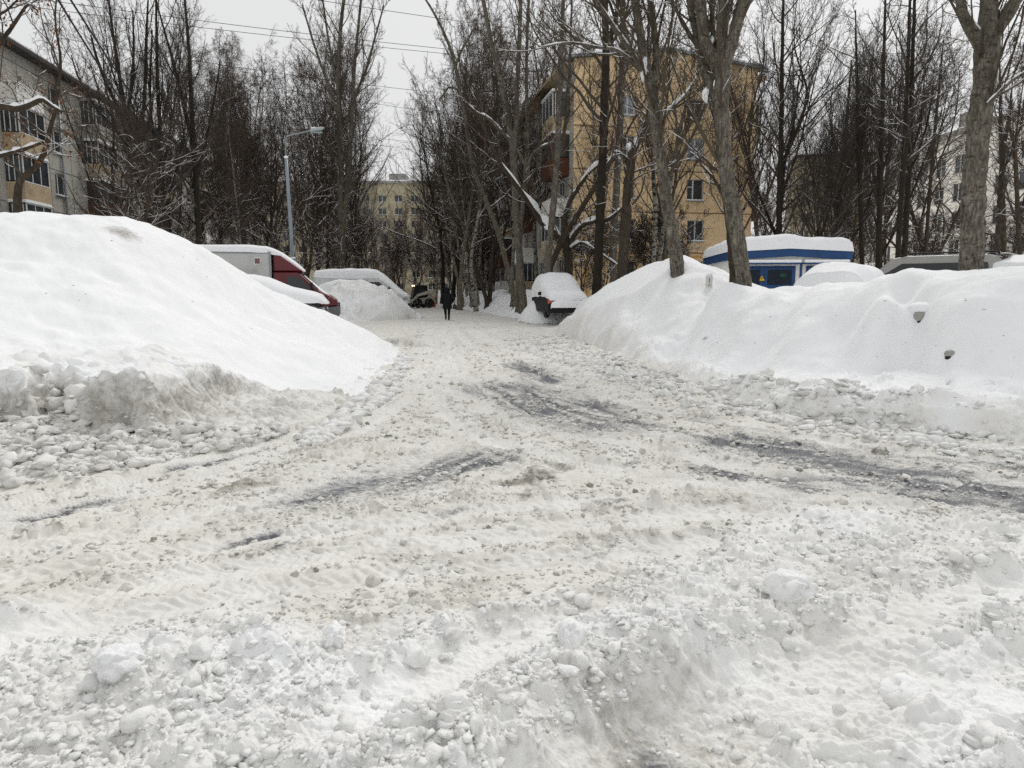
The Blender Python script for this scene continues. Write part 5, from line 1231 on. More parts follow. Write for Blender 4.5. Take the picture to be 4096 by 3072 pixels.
m = MB(); m.add([(-.4, -.55, WH + .502), (WL + .4, -.55, WH + .502), (WL + .4, 12.4, WH + .502), (-.4, 12.4, WH + .502), (1, 5, WH + 2.4), (WL - 1, 5, WH + 2.4)], [(0, 1, 5, 4), (1, 2, 5), (2, 3, 4, 5), (3, 0, 4)]); obj('roof_snow', m, M['snow'], r4)
m = MB(); m.box(WL * .35, WL * .35 + 1.6, 3.4, 4.6, WH + 1.2, WH + 3.4); m.box(WL * .7, WL * .7 + 1.4, 3.4, 4.6, WH + 1.2, WH + 3.2); tag(obj('chimney', m, M['concrete'], r4), kind='stuff')

# --- yellow-brick house deep behind the wood
bh = thing('apartment_house', 'dull yellow house hardly visible deep behind the right-hand wood', 'house', (at(790, 290, 125).x, 125, 0), R(-14))
hol = [(1 + k * 3.2, 2.6 + k * 3.2, 2 + 2.8 * i, 3.5 + 2.8 * i) for k in range(9) for i in range(7)]
m = MB(); holed_wall(m, 30, 0, 24, hol, .2); m.quad((0, 0, 0), (0, 0, 24), (0, 12, 24), (0, 12, 0)); m.quad((30, 0, 0), (30, 12, 0), (30, 12, 24), (30, 0, 24)); obj('wall', m, M['yellow_wall'], bh, fix=False)
for h in hol: window(bh, h[0], h[2], 1.6, 1.5, .12, 0, 'glass', snow=False)
m = MB(); m.box(-.3, 30.3, -.4, 12.3, 24, 24.5); obj('roof', m, M['roof_dark'], bh)

# --- blue and white transformer kiosk
KA = Vector((8.22, 27, .35)); KD = Vector((1, -.1, 0)).normalized(); KW = 4.25; KDEP = 5.2
kk = thing('transformer_kiosk', 'blue and white transformer kiosk with louvred doors under thick snow', 'kiosk', KA, math.atan2(KD.y, KD.x))
HE = 2.66
m = MB(); m.box(0, KW, 0, KDEP, 0, HE); obj('wall', m, M['white_wall'], kk, bevel=.02)
m = MB(); m.box(-.06, KW + .12, -.14, KDEP + .1, HE - .42, HE - .18) if False else None
prof = [(-.12, HE - .30), (KW / 2 + .1, HE - .16), (KW + .14, HE - .30), (KW + .14, HE), (KW / 2 + .1, HE + .12), (-.12, HE)]
m = MB(); m.rings([[(x, y, z) for x, z in prof] for y in (-.16, KDEP + .12)]); obj('roof', m, M['blue'], kk)
def kx(px): return (px - 726) / 26.3
for nm, x0, x1 in (('door', .10, kx(790) - .02), ('door', kx(799) + .02, KW - .14)):
    m = MB(); zt = HE - .52; w2 = (x1 - x0) / 2
    m.box(x0, x1, -.05, -.004, .1, zt)
    d = obj('door', m, M['blue'], kk, bevel=.01)
    mm = MB()
    for i in range(2): mm.box(x0 + w2 * i + .04, x0 + w2 * (i + 1) - .04, -.075, -.052, .16, zt - .05)
    obj('door_leaf', mm, M['blue'], d, bevel=.012)
    lv = MB()
    for i in range(2):
        a, b = x0 + w2 * i + .14, x0 + w2 * (i + 1) - .14
        lv.box(a, b, -.083, -.078, zt - .70, zt - .14)
        for s in range(14): lv.box(a, b, -.10, -.084, zt - .69 + s * .04, zt - .672 + s * .04)
    obj('louvre', lv, M['louvre'], d)
    hb = MB(); hb.box(x0 + w2 - .10, x0 + w2 - .06, -.12, -.077, zt - 1.15, zt - .95); obj('handle', hb, M['grey_metal'], d)
    cn = MB(); cn.box(x0 - .16, x1 + .10, -.42, -.002, zt + .06, zt + .10); cp = obj('canopy', cn, M['blue'], kk)
    cs = MB(); cs.box(x0 - .17, x1 + .11, -.43, -.01, zt + .104, zt + .22); obj('canopy_snow', cs, M['snow'], cp, bevel=.045)
m = MB(); m.box(kx(794.2) - .02, kx(795.2) + .02, -.035, -.004, .1, HE - .38); obj('blue_strip', m, M['blue'], kk)
m = MB(); m.box(-.03, -.004, .9, 2.3, 1.0, HE - .75); obj('side_vent', m, M['blue'], kk, bevel=.01); m = MB(); m.box(-.04, -.031, 1.1, 2.1, 1.15, HE - .9); obj('side_louvre', m, M['louvre'], kk)
# warning triangle, green plate, notice board
wx_, wz_ = kx(757.2), 1.6 + (290 - 278.8) / 705 * 26.9 - .35
tr = MB(); s = .115; tr.rings([[(wx_ - s * .9, y, wz_ - s * .7), (wx_ + s * .9, y, wz_ - s * .7), (wx_, y, wz_ + s)] for y in (-.088, -.079)]); tg = obj('warning_sign', tr, M['sign_yellow'], kk)
tb = MB(); s = .145; tb.rings([[(wx_ - s * .9, y, wz_ - s * .72), (wx_ + s * .9, y, wz_ - s * .72), (wx_, y, wz_ + s)] for y in (-.0795, -.0765)]); obj('border', tb, M['sign_black'], tg)
bo = MB(); bo.rings([[(wx_ + a * .075, y, wz_ + b * .075) for a, b in ((.15, 1.0), (-.45, -.05), (-.05, -.05), (-.25, -.85), (.45, .2), (.05, .2))] for y in (-.092, -.0885)]); obj('lightning_bolt', bo, M['sign_black'], tg)
m = MB(); x = kx(777.7); m.box(x - .11, x + .11, -.09, -.0765, 1.6 + .5 - .35, 1.6 + .62 - .35); obj('number_plate', m, M['sign_green'], kk)
m = MB(); m.box(wx_ - .12, wx_ + .12, -.088, -.0765, wz_ - .42, wz_ - .30); obj('notice', m, M['sign_white'], kk)
m = MB(); m.box(kx(772), kx(789), -.13, -.09, .35, 1.35); obj('leaning_board', m, plain('worn_blue_board', (84, 116, 138), .5, .4, var=.15), kk)
# thick snow on the roof
def sheet(name, x0, x1, y0, y1, zf, nx, ny, mat, parent, thick=.3, seed=0, rnd=.35):
    """a pillow of snow with rounded, overhanging edges on a flat or sloping top"""
    X, Y = np.meshgrid(np.linspace(0, 1, nx), np.linspace(0, 1, ny)); Lx, Ly = x1 - x0, y1 - y0
    ex = np.minimum(X, 1 - X) * Lx; ey = np.minimum(Y, 1 - Y) * Ly
    e = np.clip(np.minimum(ex, ey) / rnd, 0, 1); k = np.sqrt(1 - (1 - e) ** 2)
    wx = x0 + X * Lx; wy = y0 + Y * Ly
    Z = zf(wx, wy) + thick * k * (1 + .22 * perlin(wx * .8 + seed, wy * .8, seed) + .05 * perlin(wx * 3, wy * 3, seed + 1))
    V = np.stack([wx, wy, Z], -1).reshape(-1, 3); i = np.arange(ny - 1)[:, None] * nx + np.arange(nx - 1)
    F = np.stack([i, i + 1, i + nx + 1, i + nx], -1).reshape(-1, 4)
    return npmesh(name, V, F, mat, parent)
sheet('roof_snow', -.17, KW + .19, -.22, KDEP + .15, lambda x, y: HE + .005 + .11 * (1 - np.abs(x - KW / 2) / (KW / 2)), 60, 60, M['snow'], kk, .52, 5, .4)
# ------------------------------------------------------------------ vehicles, person, lamp, wires
M['red'] = plain('dark_red_paint', (98, 24, 34), .35, .5, var=.12, dirt=(82, 40, 42))
M['car_grey'] = plain('dark_grey_paint', (62, 64, 68), .35, .5, var=.12)
M['car_black'] = plain('black_car_paint', (34, 33, 36), .6, .2, var=.1)
M['car_silver'] = plain('grey_silver_paint', (150, 149, 145), .35, .5, var=.08)
M['car_white'] = plain('white_paint', (210, 212, 212), .4, .4, var=.05, dirt=(170, 168, 162))
M['box_white'] = plain('dirty_white_panel', (188, 189, 187), .55, .3, var=.05, scale=1.5, dirt=(168, 168, 164))
M['plastic_black'] = plain('black_plastic', (28, 28, 30), .6, .3, var=.15)
M['bumper_grey'] = plain('grey_bumper', (104, 105, 106), .6, .3, var=.1)
M['rubber'] = plain('tyre_rubber', (30, 30, 31), .9, .1, var=.2, dirt=(150, 150, 148), scale=9)
M['rim'] = plain('white_rim', (170, 168, 162), .5, .4, var=.12)
M['lamp_glass'] = plain('headlamp_lens', (150, 158, 160), .12, .6, var=.2)
M['orange'] = plain('orange_lens', (196, 92, 40), .3, .5, var=.1)
M['car_glass'] = glass_mat('car_glass', (30, 34, 38), .08)
M['frost'] = plain('frosted_glass', (150, 154, 158), .5, .3, var=.25, scale=8)
M['loader_white'] = plain('dirty_cream_paint', (186, 182, 168), .55, .3, var=.1, dirt=(128, 120, 100))
def emis(name, c, s):
    m, t = base_mat(name); t.b.inputs['Base Color'].default_value = lin(c); t.b.inputs['Emission Color'].default_value = lin(c); t.b.inputs['Emission Strength'].default_value = s; return m
M['lit'] = emis('lit_work_lamp', (255, 226, 170), 4); M['lit_red'] = emis('lit_tail_lamp', (255, 72, 24), 1.6)
def wheel(parent, x, y, r, w, rim='rim', name='wheel'):
    t = MB(); t.lathe([(-w / 2, r * .62), (-w / 2, r * .9), (-w * .36, r), (w * .36, r), (w / 2, r * .9), (w / 2, r * .62)], (x, y, r), 'y', 28)
    o = obj(name, t, M['rubber'], parent, smooth=False, bevel=.015)
    f = MB(); s = 1 if y > 0 else -1
    f.lathe([(-w * .46 * s, r * .6), (w * .36 * s, r * .615), (w * .3 * s, r * .5), (w * .38 * s, r * .2), (w * .42 * s, r * .12)], (x, y, r), 'y', 20); obj('rim', f, M[rim], o)
    n = MB()
    for i in range(5):
        a = i * 2 * math.pi / 5; n.ball((x + r * .34 * math.cos(a), y + w * .36 * s, r + r * .34 * math.sin(a)), (.035, .02, .035), 4)
    obj('wheel_bolts', n, M['plastic_black'], o); return o
def mantle(name, parent, st, seed=0, n=28, m=44, ex=2.8, noise=.03, mat='snow'):
    """snow lying over a body: stations (x, half width, top, edge height)"""
    P = np.array(st, float); xs = np.linspace(0, len(P) - 1, m); k = np.minimum(xs.astype(int), len(P) - 2); f = xs - k; f = f * f * (3 - 2 * f)
    Q = P[k] * (1 - f)[:, None] + P[k + 1] * f[:, None]
    th = np.linspace(0, np.pi, n); c = np.cos(th); s = np.sin(th)
    yy = np.sign(c) * np.abs(c) ** (2 / ex); zz = np.abs(s) ** (2 / ex)
    X = np.repeat(Q[:, 0:1], n, 1); Y = Q[:, 1:2] * yy; Z = Q[:, 3:4] + (Q[:, 2:3] - Q[:, 3:4]) * zz
    X = X + noise * 1.0 * perlin(Y * 2.1 + seed, Z * 2.1 + X, seed + 3)
    Y = Y + noise * .8 * perlin(X * 2.3 + seed, Z * 2.7, seed); Z = Z + noise * perlin(X * 1.4 + seed, Y * 1.4, seed + 5) + noise * .3 * perlin(X * 5, Y * 5 + seed, seed + 6)
    zb = np.minimum(Z.min(1), Q[:, 3])[[0, -1]]          # close both ends down to the edge
    X = np.vstack([X[:1], X, X[-1:]]); Y = np.vstack([Y[:1], Y, Y[-1:]]); Z = np.vstack([np.full((1, n), zb[0]), Z, np.full((1, n), zb[1])]); m += 2
    i = np.arange(m - 1)[:, None] * n + np.arange(n - 1)
    F = np.stack([i, i + 1, i + n + 1, i + n], -1).reshape(-1, 4)
    V = np.stack([X, Y, Z], -1).reshape(-1, 3)
    o = npmesh(name, V, F[:, ::-1], M[mat], parent)
    return o
def car(root, L, W, H, paint, hood=.98, style='hatch', rear_plumb=.12, mirrors=True, glass='car_glass', lamps=True, gtop=.12):
    """a car body along +x: shell, cabin, glass, wheels, lamps, mirrors"""
    x0, x1 = -L / 2, L / 2; g = .24
    low = [(x0 + .04, g + .12), (x0, .62), (x0 + .03, hood - .02), (x0 + .12, hood + .06), (x1 - 1.15, hood + .05), (x1 - .45, hood - .05), (x1 - .06, hood - .22), (x1, .62), (x1 - .03, g + .06), (x1 - .25, g), (x0 + .3, g)]
    m = MB(); m.prism(low, -W / 2, W / 2, .05, .12); obj('body', m, M[paint], root, bevel=.03)
    cb = [(x0 + rear_plumb, hood), (x0 + rear_plumb + .28, H - .10), (x0 + rear_plumb + .55, H), (x1 - 2.1, H), (x1 - 1.75, H - .06), (x1 - 1.05, hood)]
    wi = W / 2 - .07
    m = MB(); n = len(cb)
    def ring(y, k): return [(x, y * (1 - .12 * max(0, (z - hood) / (H - hood))) , z) for x, z in cb]
    m.rings([ring(-wi, 1), ring(wi, 1)]); obj('cabin', m, M[paint], root, bevel=.05)
    gl = MB()
    def side(y, k):
        a = []
        for x, z in ((x0 + rear_plumb + .42, hood + .08), (x0 + rear_plumb + .52, H - gtop), (x1 - 2.1 - (gtop - .12) * -1, H - gtop), (x1 - 1.3, hood + .08)):
            a.append((x, y * (1 - .12 * (z - hood) / (H - hood)) + math.copysign(k, y), z))
        return a
    for y in (-wi, wi): gl.rings([side(y, .004), side(y, .012)])
    obj('side_window', gl, M[glass], root)
    def cross(xa, za, xb, zb, name, push):
        mm = MB(); dx, dz = xb - xa, zb - za; ln = math.hypot(dx, dz); nx, nz = -dz / ln * push, dx / ln * push
        ya = (wi * (1 - .12 * (za - hood) / (H - hood))) - .09; yb = (wi * (1 - .12 * (zb - hood) / (H - hood))) - .09
        q = [(xa, -ya, za), (xa, ya, za), (xb, yb, zb), (xb, -yb, zb)]
        mm.rings([[(p[0] + nx * k, p[1], p[2] + nz * k) for p in q] for k in (.4, 1.4)]); obj(name, mm, M[glass], root)
    cross(x1 - 1.11, hood + .05, x1 - 1.70, H - .10, 'windscreen', .012 if False else -.012)
    cross(x0 + rear_plumb + .02, hood + .08, x0 + rear_plumb + .25, H - .16, 'rear_window', .012)
    for wx in (x0 + .78, x1 - .82):
        for y in (-W / 2 + .09, W / 2 - .09): wheel(root, wx, y, .32, .2, 'bumper_grey')
    if lamps:
        for s in (-1, 1):
            mm = MB(); mm.box(x1 - .16, x1 - .015, s * (W / 2 - .25) - .17, s * (W / 2 - .25) + .17, hood - .36, hood - .20); obj('headlight', mm, M['lamp_glass'], root, bevel=.03)
            mm = MB(); mm.box(x0 - .012, x0 + .10, s * (W / 2 - .14) - .1, s * (W / 2 - .14) + .1, .72, hood); obj('tail_light', mm, M['orange'], root, bevel=.02)
    if mirrors:
        for s in (-1, 1):
            mm = MB(); mm.ball((x1 - 1.45, s * (W / 2 + .08), hood + .12), (.06, .13, .09), 8); mm.box(x1 - 1.49, x1 - 1.41, min(s * (W / 2 - .08), s * (W / 2 + .05)), max(s * (W / 2 - .08), s * (W / 2 + .05)), hood + .02, hood + .08); obj('wing_mirror', mm, M['plastic_black'], root, smooth=True)
    mm = MB(); mm.box(x1 - .08, x1 + .035, -W / 2 + .06, W / 2 - .06, g + .05, g + .28); obj('front_bumper', mm, M['plastic_black'], root, bevel=.03)
    mm = MB(); mm.box(x0 - .03, x0 + .08, -W / 2 + .06, W / 2 - .06, g + .1, g + .34); obj('rear_bumper', mm, M['plastic_black'], root, bevel=.03)
def px_vehicle(name, label, cat, px, Y, z, heading, group=None):
    p = at(px, 290, Y); return thing(name, label, cat, (p.x, Y, z), heading, group)

# --- box truck: x = 0 is where cab and box meet
tk = px_vehicle('box_truck', 'white box truck with a dark red cab, nose to the street beside the left bank', 'truck', 275, 28.5, .24, math.atan2(.22, 1))
m = MB(); m.box(-4.3, 0, -1.05, 1.05, .85, 2.82); obj('cargo_box', m, M['box_white'], tk, bevel=.02)
m = MB()
for y in (-1.062, 1.062):
    for z in (.86, 2.74): m.box(-4.3, .012, min(y, y * .985), max(y, y * .985), z, z + .07)
    for x in (-4.25, -.07, -2.15): m.box(x, x + (.06 if x != -2.15 else .015), min(y, y * .985), max(y, y * .985), .93, 2.74)
m.box(.0, .015, -1.05, 1.05, .85, .92); m.box(0, .015, -1.05, 1.05, 2.75, 2.82); obj('box_edging', m, M['grey_metal'], tk)
m = MB(); m.box(-.62, -.36, -1.062, -1.051, 2.32, 2.60); lg = obj('company_mark', m, M['car_white'], tk)
m = MB(); m.box(-.58, -.40, -1.066, -1.0625, 2.36, 2.56); obj('mark_print', m, plain('faded_print', (126, 96, 90), .7, .2, var=.4, scale=25), lg)
cab = [(.04, .5), (.04, 2.05), (.95, 2.05), (1.08, 1.98), (1.72, 1.36), (2.2, 1.12), (2.38, .98), (2.45, .80), (2.44, .74), (1.70, .66), (1.64, .5)]
m = MB(); m.prism(cab, -.98, .98, .05, .14); obj('cab', m, M['red'], tk, bevel=.04)
m = MB(); m.prism([(1.70, .28), (1.74, .64), (2.30, .72), (2.50, .74), (2.53, .40), (2.44, .28)], -.985, .985, .04, .14); obj('bumper', m, M['bumper_grey'], tk, bevel=.04)
fa = [(.05, 2.06), (.05, 2.78), (.30, 2.72), (.75, 2.42), (1.12, 2.12), (1.16, 2.06)]
m = MB(); m.prism(fa, -.93, .93, .06, .2); fr = obj('roof_fairing', m, M['red'], tk, bevel=.04)
m = MB(); m.quad((1.125, -.84, 1.965), (1.125, .84, 1.965), (1.725, .90, 1.385), (1.725, -.90, 1.385)); ws = obj('windscreen', m, M['car_glass'], tk); sd_ = ws.modifiers.new('thick', 'SOLIDIFY'); sd_.thickness = .02
for s in (-1, 1):
    m = MB(); q = [(.55, 1.40), (.55, 1.88), (1.02, 1.88), (1.48, 1.40)]
    m.rings([[(x, s * (.984 + k), z) for x, z in q] for k in (0, .01)]); dr = obj('side_window', m, M['car_glass'], tk)
    m = MB(); m.rings([[(x, s * (.983 + k), z) for x, z in ((.42, 1.30), (.42, 1.36), (1.55, 1.36), (1.55, 1.30))] for k in (0, .012)]); obj('door_trim', m, M['plastic_black'], tk)
    m = MB(); m.box(1.45, 1.53, min(s * 1.0, s * 1.28), max(s * 1.0, s * 1.28), 1.32, 1.66); obj('wing_mirror', m, M['plastic_black'], tk, bevel=.03)
    m = MB(); m.rings([[(2.08, s * .93, .80), (2.08, s * .99, .82), (2.12, s * .995, 1.08), (2.30, s * .96, .98), (2.47, s * .80, .78), (2.47, s * .62, .74)], [(2.1, s * .9, .8), (2.1, s * .95, .82), (2.14, s * .95, 1.06), (2.32, s * .92, .97), (2.48, s * .78, .79), (2.48, s * .6, .75)]]); obj('headlight', m, M['lamp_glass'], tk)
    wheel(tk, 1.95, s * .84, .35, .22); wheel(tk, -3.1, s * .8, .35, .4); wheel(tk, .62 - 1.3, s * .8, .33, .05) if False else None
m = MB(); m.box(2.47, 2.50, -.55, .55, .66, .86)
for i in range(4): m.box(2.50, 2.515, -.55, .55, .67 + i * .05, .695 + i * .05)
obj('grille', m, M['plastic_black'], tk); m = MB(); m.box(-4.2, 1.6, -.45, .45, .55, .84); obj('chassis', m, M['plastic_black'], tk)
m = MB(); m.box(2.51, 2.525, -.26, .26, .40, .52); obj('number_plate', m, M['car_white'], tk)
mantle('snow_cover', tk, [(-4.4, 1.06, 2.86, 2.80), (-4.15, 1.09, 3.05, 2.80), (-1, 1.09, 3.10, 2.80), (-.15, 1.07, 3.06, 2.78), (.1, .98, 2.95, 2.70), (.34, .9, 2.84, 2.68), (.8, .82, 2.50, 2.36), (1.14, .76, 2.18, 2.1)], 3, ex=5, noise=.03)
mantle('bonnet_snow', tk, [(1.2, .8, 1.93, 1.88), (1.5, .8, 1.66, 1.60), (1.74, .86, 1.44, 1.36), (1.95, .84, 1.27, 1.24), (2.08, .7, 1.18, 1.18)], 4, ex=4, noise=.03)

# --- snowed-in car beside it
c1 = px_vehicle('parked_car', 'dark car under a thick white hood of snow right beside the red-cabbed truck', 'car', 262, 24.6, .26, math.atan2(.16, 1), 'cars parked along the left side')
car(c1, 4.3, 1.75, 1.5, 'car_grey', hood=.95)
mantle('snow_cover', c1, [(-2.3, .7, 1.0, .85), (-2.05, .95, 1.62, .9), (-1.5, .98, 1.86, 1.0), (-.3, .98, 1.86, 1.12), (.25, .96, 1.76, 1.1), (.95, .94, 1.46, 1.0), (1.6, .92, 1.30, .90), (2.0, .86, 1.18, .88), (2.2, .6, .95, .86)], 8, ex=3.2, noise=.05)

# --- white van
vn = px_vehicle('white_van', 'white high-roofed van with deep snow over roof and windscreen, behind the ploughed heap', 'van', 317, 46, .12, math.atan2(.06, 1))
vp = [(0, .4), (0, 2.3), (.15, 2.42), (3.75, 2.42), (4.05, 2.34), (5.15, 1.32), (5.75, 1.12), (5.92, .9), (5.95, .42), (5.8, .32), (.1, .32)]
m = MB(); m.prism(vp, -.98, .98, .05, .16); obj('body', m, M['car_white'], vn, bevel=.04)
m = MB(); m.prism([(5.2, .3), (5.2, .62), (5.9, .66), (6.02, .6), (6.02, .34), (5.9, .28)], -.96, .96, .03, .12); obj('bumper', m, M['plastic_black'], vn, bevel=.03)
for s in (-1, 1):
    m = MB(); m.rings([[(x, s * (.985 + k), z) for x, z in ((3.45, 1.38), (3.45, 1.98), (4.1, 1.98), (4.85, 1.38))] for k in (0, .012)]); obj('side_window', m, M['car_glass'], vn)
    m = MB(); m.rings([[(x, s * (.985 + k), z) for x, z in ((2.55, 1.38), (2.55, 1.98), (3.25, 1.98), (3.25, 1.38))] for k in (0, .012)]); obj('side_window', m, M['car_glass'], vn)
    m = MB(); m.box(3.34, 3.36, min(s * .985, s * .992), max(s * .985, s * .992), .5, 2.1); m.box(.4, 5.1, min(s * .985, s * 1.0), max(s * .985, s * 1.0), .78, .90); obj('door_trim', m, M['bumper_grey'], vn)
    m = MB(); m.box(4.72, 4.82, min(s * 1.0, s * 1.24), max(s * 1.0, s * 1.24), 1.34, 1.68); obj('wing_mirror', m, M['plastic_black'], vn, bevel=.03)
    m = MB(); m.box(5.55, 5.90, min(s * .70, s * .985), max(s * .70, s * .985), .80, 1.06); obj('headlight', m, M['lamp_glass'], vn, bevel=.04)
    wheel(vn, 5.0, s * .85, .35, .22); wheel(vn, 1.2, s * .85, .35, .22)
m = MB(); m.quad((4.10, -.82, 2.30), (4.10, .82, 2.30), (5.12, .88, 1.37), (5.12, -.88, 1.37)); o = obj('windscreen', m, M['car_glass'], vn); o.modifiers.new('thick', 'SOLIDIFY').thickness = .03
mantle('snow_cover', vn, [(-.08, .8, 2.42, 2.28), (.1, 1.0, 2.74, 2.26), (1.5, 1.02, 2.84, 2.2), (3.3, 1.02, 2.84, 2.2), (3.85, 1.0, 2.78, 2.2), (4.3, .96, 2.5, 2.05), (5.1, .94, 1.72, 1.36), (5.5, .88, 1.40, 1.14), (5.8, .75, 1.22, 1.02)], 12, ex=4, noise=.06)
c2 = px_vehicle('parked_car', 'low car wholly under snow between the ploughed heap and the white van', 'car', 360, 42.5, .2, math.atan2(.05, 1), 'cars parked along the left side')
car(c2, 4.4, 1.75, 1.45, 'car_silver', hood=.92)
mantle('snow_cover', c2, [(-2.5, .75, .9, .5), (-2.25, 1.0, 1.75, .5), (-1.4, 1.06, 1.98, .5), (.1, 1.06, 2.02, .5), (.7, 1.04, 1.75, .5), (1.3, 1.02, 1.42, .45), (2.0, .98, 1.14, .4), (2.4, .85, .7, .3)], 15, ex=3, noise=.07)

# --- boxy black car on the right, nose towards us
c3 = px_vehicle('parked_car', 'boxy black car with wheels showing under a white cap of snow, nose towards the street', 'car', 558, 33.6, .34, math.atan2(-.98, .15), 'cars parked on the right')
car(c3, 4.2, 1.78, 1.6, 'car_black', hood=.98, mirrors=True)
m = MB(); m.box(2.06, 2.12, -.83, .83, .62, .70); obj('grille', m, M['plastic_black'], c3)
for s in (-1, 1): m = MB(); m.box(1.93, 2.115, s * .80 - .09, s * .80 + .09, .66, .88); obj('indicator', m, M['orange'], c3, bevel=.02)
mantle('snow_cover', c3, [(-2.15, .75, 1.1, .95), (-1.95, .93, 1.85, .95), (-1.4, .96, 2.08, .90), (-.1, .96, 2.08, .95), (.35, .94, 1.86, 1.0), (.85, .92, 1.52, .98), (1.3, .92, 1.35, .96), (1.85, .90, 1.24, .86), (2.10, .88, 1.08, .82), (2.19, .84, .94, .80)], 21, ex=3.4, noise=.04)
mantle('grille_snow', c3, [(2.00, .72, .82, .44), (2.18, .80, .82, .44), (2.25, .76, .74, .48)], 22, ex=4, noise=.02, m=10)
drift = mantle('snow_drift', c3, [(-4.2, .2, -.2, -.3), (-3.2, 1.2, .5, -.3), (-2.4, 1.5, 1.15, -.3), (-1.6, 1.5, 1.35, -.3), (-1.0, 1.35, .9, -.3), (-.4, 1.2, .35, -.3), (.1, .6, -.2, -.3)], 23, ex=1.5, noise=.10)
# --- car glimpsed over the mound
c4 = px_vehicle('parked_car', 'grey car with frosted windscreen peeking over the right mound below the dark trunk', 'car', 638, 30, .45, math.atan2(-.2, -1), 'cars parked on the right')
car(c4, 4.2, 1.75, 1.52, 'car_silver', hood=.95)
mantle('snow_cover', c4, [(-2.1, .7, 1.0, .9), (-1.9, .88, 1.55, .95), (-1.3, .80, 1.60, 1.45), (-.1, .76, 1.58, 1.45), (.3, .80, 1.54, 1.42), (.62, .86, 1.30, 1.1), (1.0, 1.05, 1.2, -.2), (1.7, 1.15, 1.05, -.3), (2.3, 1.1, .7, -.3), (2.8, .9, -.1, -.3)], 25, ex=3.2, noise=.03)
# --- snowed-in hatchback before the kiosk
c5 = px_vehicle('parked_car', 'car rounded off by snow in front of the kiosk, a scrap of dark window bare', 'car', 849, 18.8, .5, math.atan2(1, .75), 'cars parked on the right')
car(c5, 4.1, 1.72, 1.5, 'car_silver', hood=.95)
mantle('snow_cover', c5, [(-2.3, .7, .9, .3), (-2.05, 1.0, 1.52, .3), (-1.4, 1.06, 1.76, .3), (-.1, 1.06, 1.78, .3), (.5, 1.04, 1.58, .3), (1.1, 1.02, 1.36, .3), (1.8, .98, 1.16, .3), (2.25, .8, .7, .3)], 28, ex=3, noise=.05)
wp = MB(); wp.rings([[(-1.15, -1.04, 1.12), (-.72, -1.065, 1.12), (-.80, -1.02, 1.36), (-1.05, -1.0, 1.34)], [(-1.15, -1.10, 1.12), (-.72, -1.12, 1.12), (-.80, -1.08, 1.34), (-1.05, -1.06, 1.32)]]); obj('bare_window', wp, M['car_glass'], c5, bevel=.02)
wp = MB(); wp.rings([[(-1.62, -1.02, 1.12), (-1.18, -1.04, 1.12), (-1.12, -1.0, 1.30), (-1.30, -1.0, 1.26)], [(-1.62, -1.07, 1.12), (-1.18, -1.095, 1.12), (-1.12, -1.06, 1.29), (-1.30, -1.06, 1.25)]]); obj('bare_pillar', wp, M['car_silver'], c5, bevel=.02)
# --- grey people carrier
c6 = px_vehicle('grey_minivan', 'grey people carrier with black roof rails, its roof clear of snow, before the thickest trunk', 'van', 918, 19.2, .62, math.atan2(.69, -.72))
car(c6, 4.5, 1.85, 1.86, 'car_silver', hood=1.10, rear_plumb=.05, gtop=.20)
for s in (-1, 1):
    m = MB(); m.tube([(-1.9, s * .70, 1.86), (-1.8, s * .70, 1.92), (.1, s * .70, 1.92), (.3, s * .70, 1.86)], .022, 8); obj('roof_rail', m, M['plastic_black'], c6, smooth=True)
m = MB(); m.box(-2.02, -1.9, -.3, .3, 1.76, 1.79); obj('brake_light', m, plain('dark_red_lens', (120, 30, 34), .3, .5), c6)
m = MB(); m.box(-2.08, -1.80, -.68, .68, 1.845, 1.88); obj('roof_spoiler', m, M['car_silver'], c6, bevel=.02)
# --- roof of one more snowed-in car
c7 = px_vehicle('parked_car', 'car at the right edge showing only its flat snow-capped roof over the bank', 'car', 1076, 17.5, .5, math.atan2(.25, 1), 'cars parked on the right')
car(c7, 4.3, 1.75, 1.6, 'car_grey', hood=.95)
mantle('snow_cover', c7, [(-2.3, .7, .9, .3), (-2.1, 1.0, 1.75, .3), (-1.6, 1.04, 1.95, .3), (.2, 1.04, 2.0, .3), (.8, 1.02, 1.7, .3), (1.3, 1.0, 1.4, .3), (2.2, .8, .7, .3)], 31, ex=3.4, noise=.04)
# --- a car buried in the right bank: only a mirror and scraps show
def buried(name, label, px, py, Y, heading, parts):
    p = at(px, py, Y); r = thing(name, label, 'car', (p.x, p.y + 1.2, .1), heading, 'cars buried in the right bank'); return r
b1 = thing('buried_car', 'grey car swallowed by the right bank, only a wing mirror and bumper scrap bare', 'car', (8.5, 12.3, -.2), R(70), None)
car(b1, 4.1, 1.7, 1.42, 'car_silver', hood=.9, mirrors=False)
def poke(root, px, py, Y, rx, ry, rz, mat, name, cut=None):
    """a rounded scrap of the buried body coming out of the snow"""
    p = at(px, py, Y); mm = MB(); mm.ball((0, 0, 0), (rx, ry, rz), 9); o = obj(name, mm, M[mat], root, smooth=True)
    o.matrix_parent_inverse = (Matrix.Translation(root.location) @ root.rotation_euler.to_matrix().to_4x4()).inverted(); o.location = p; return o


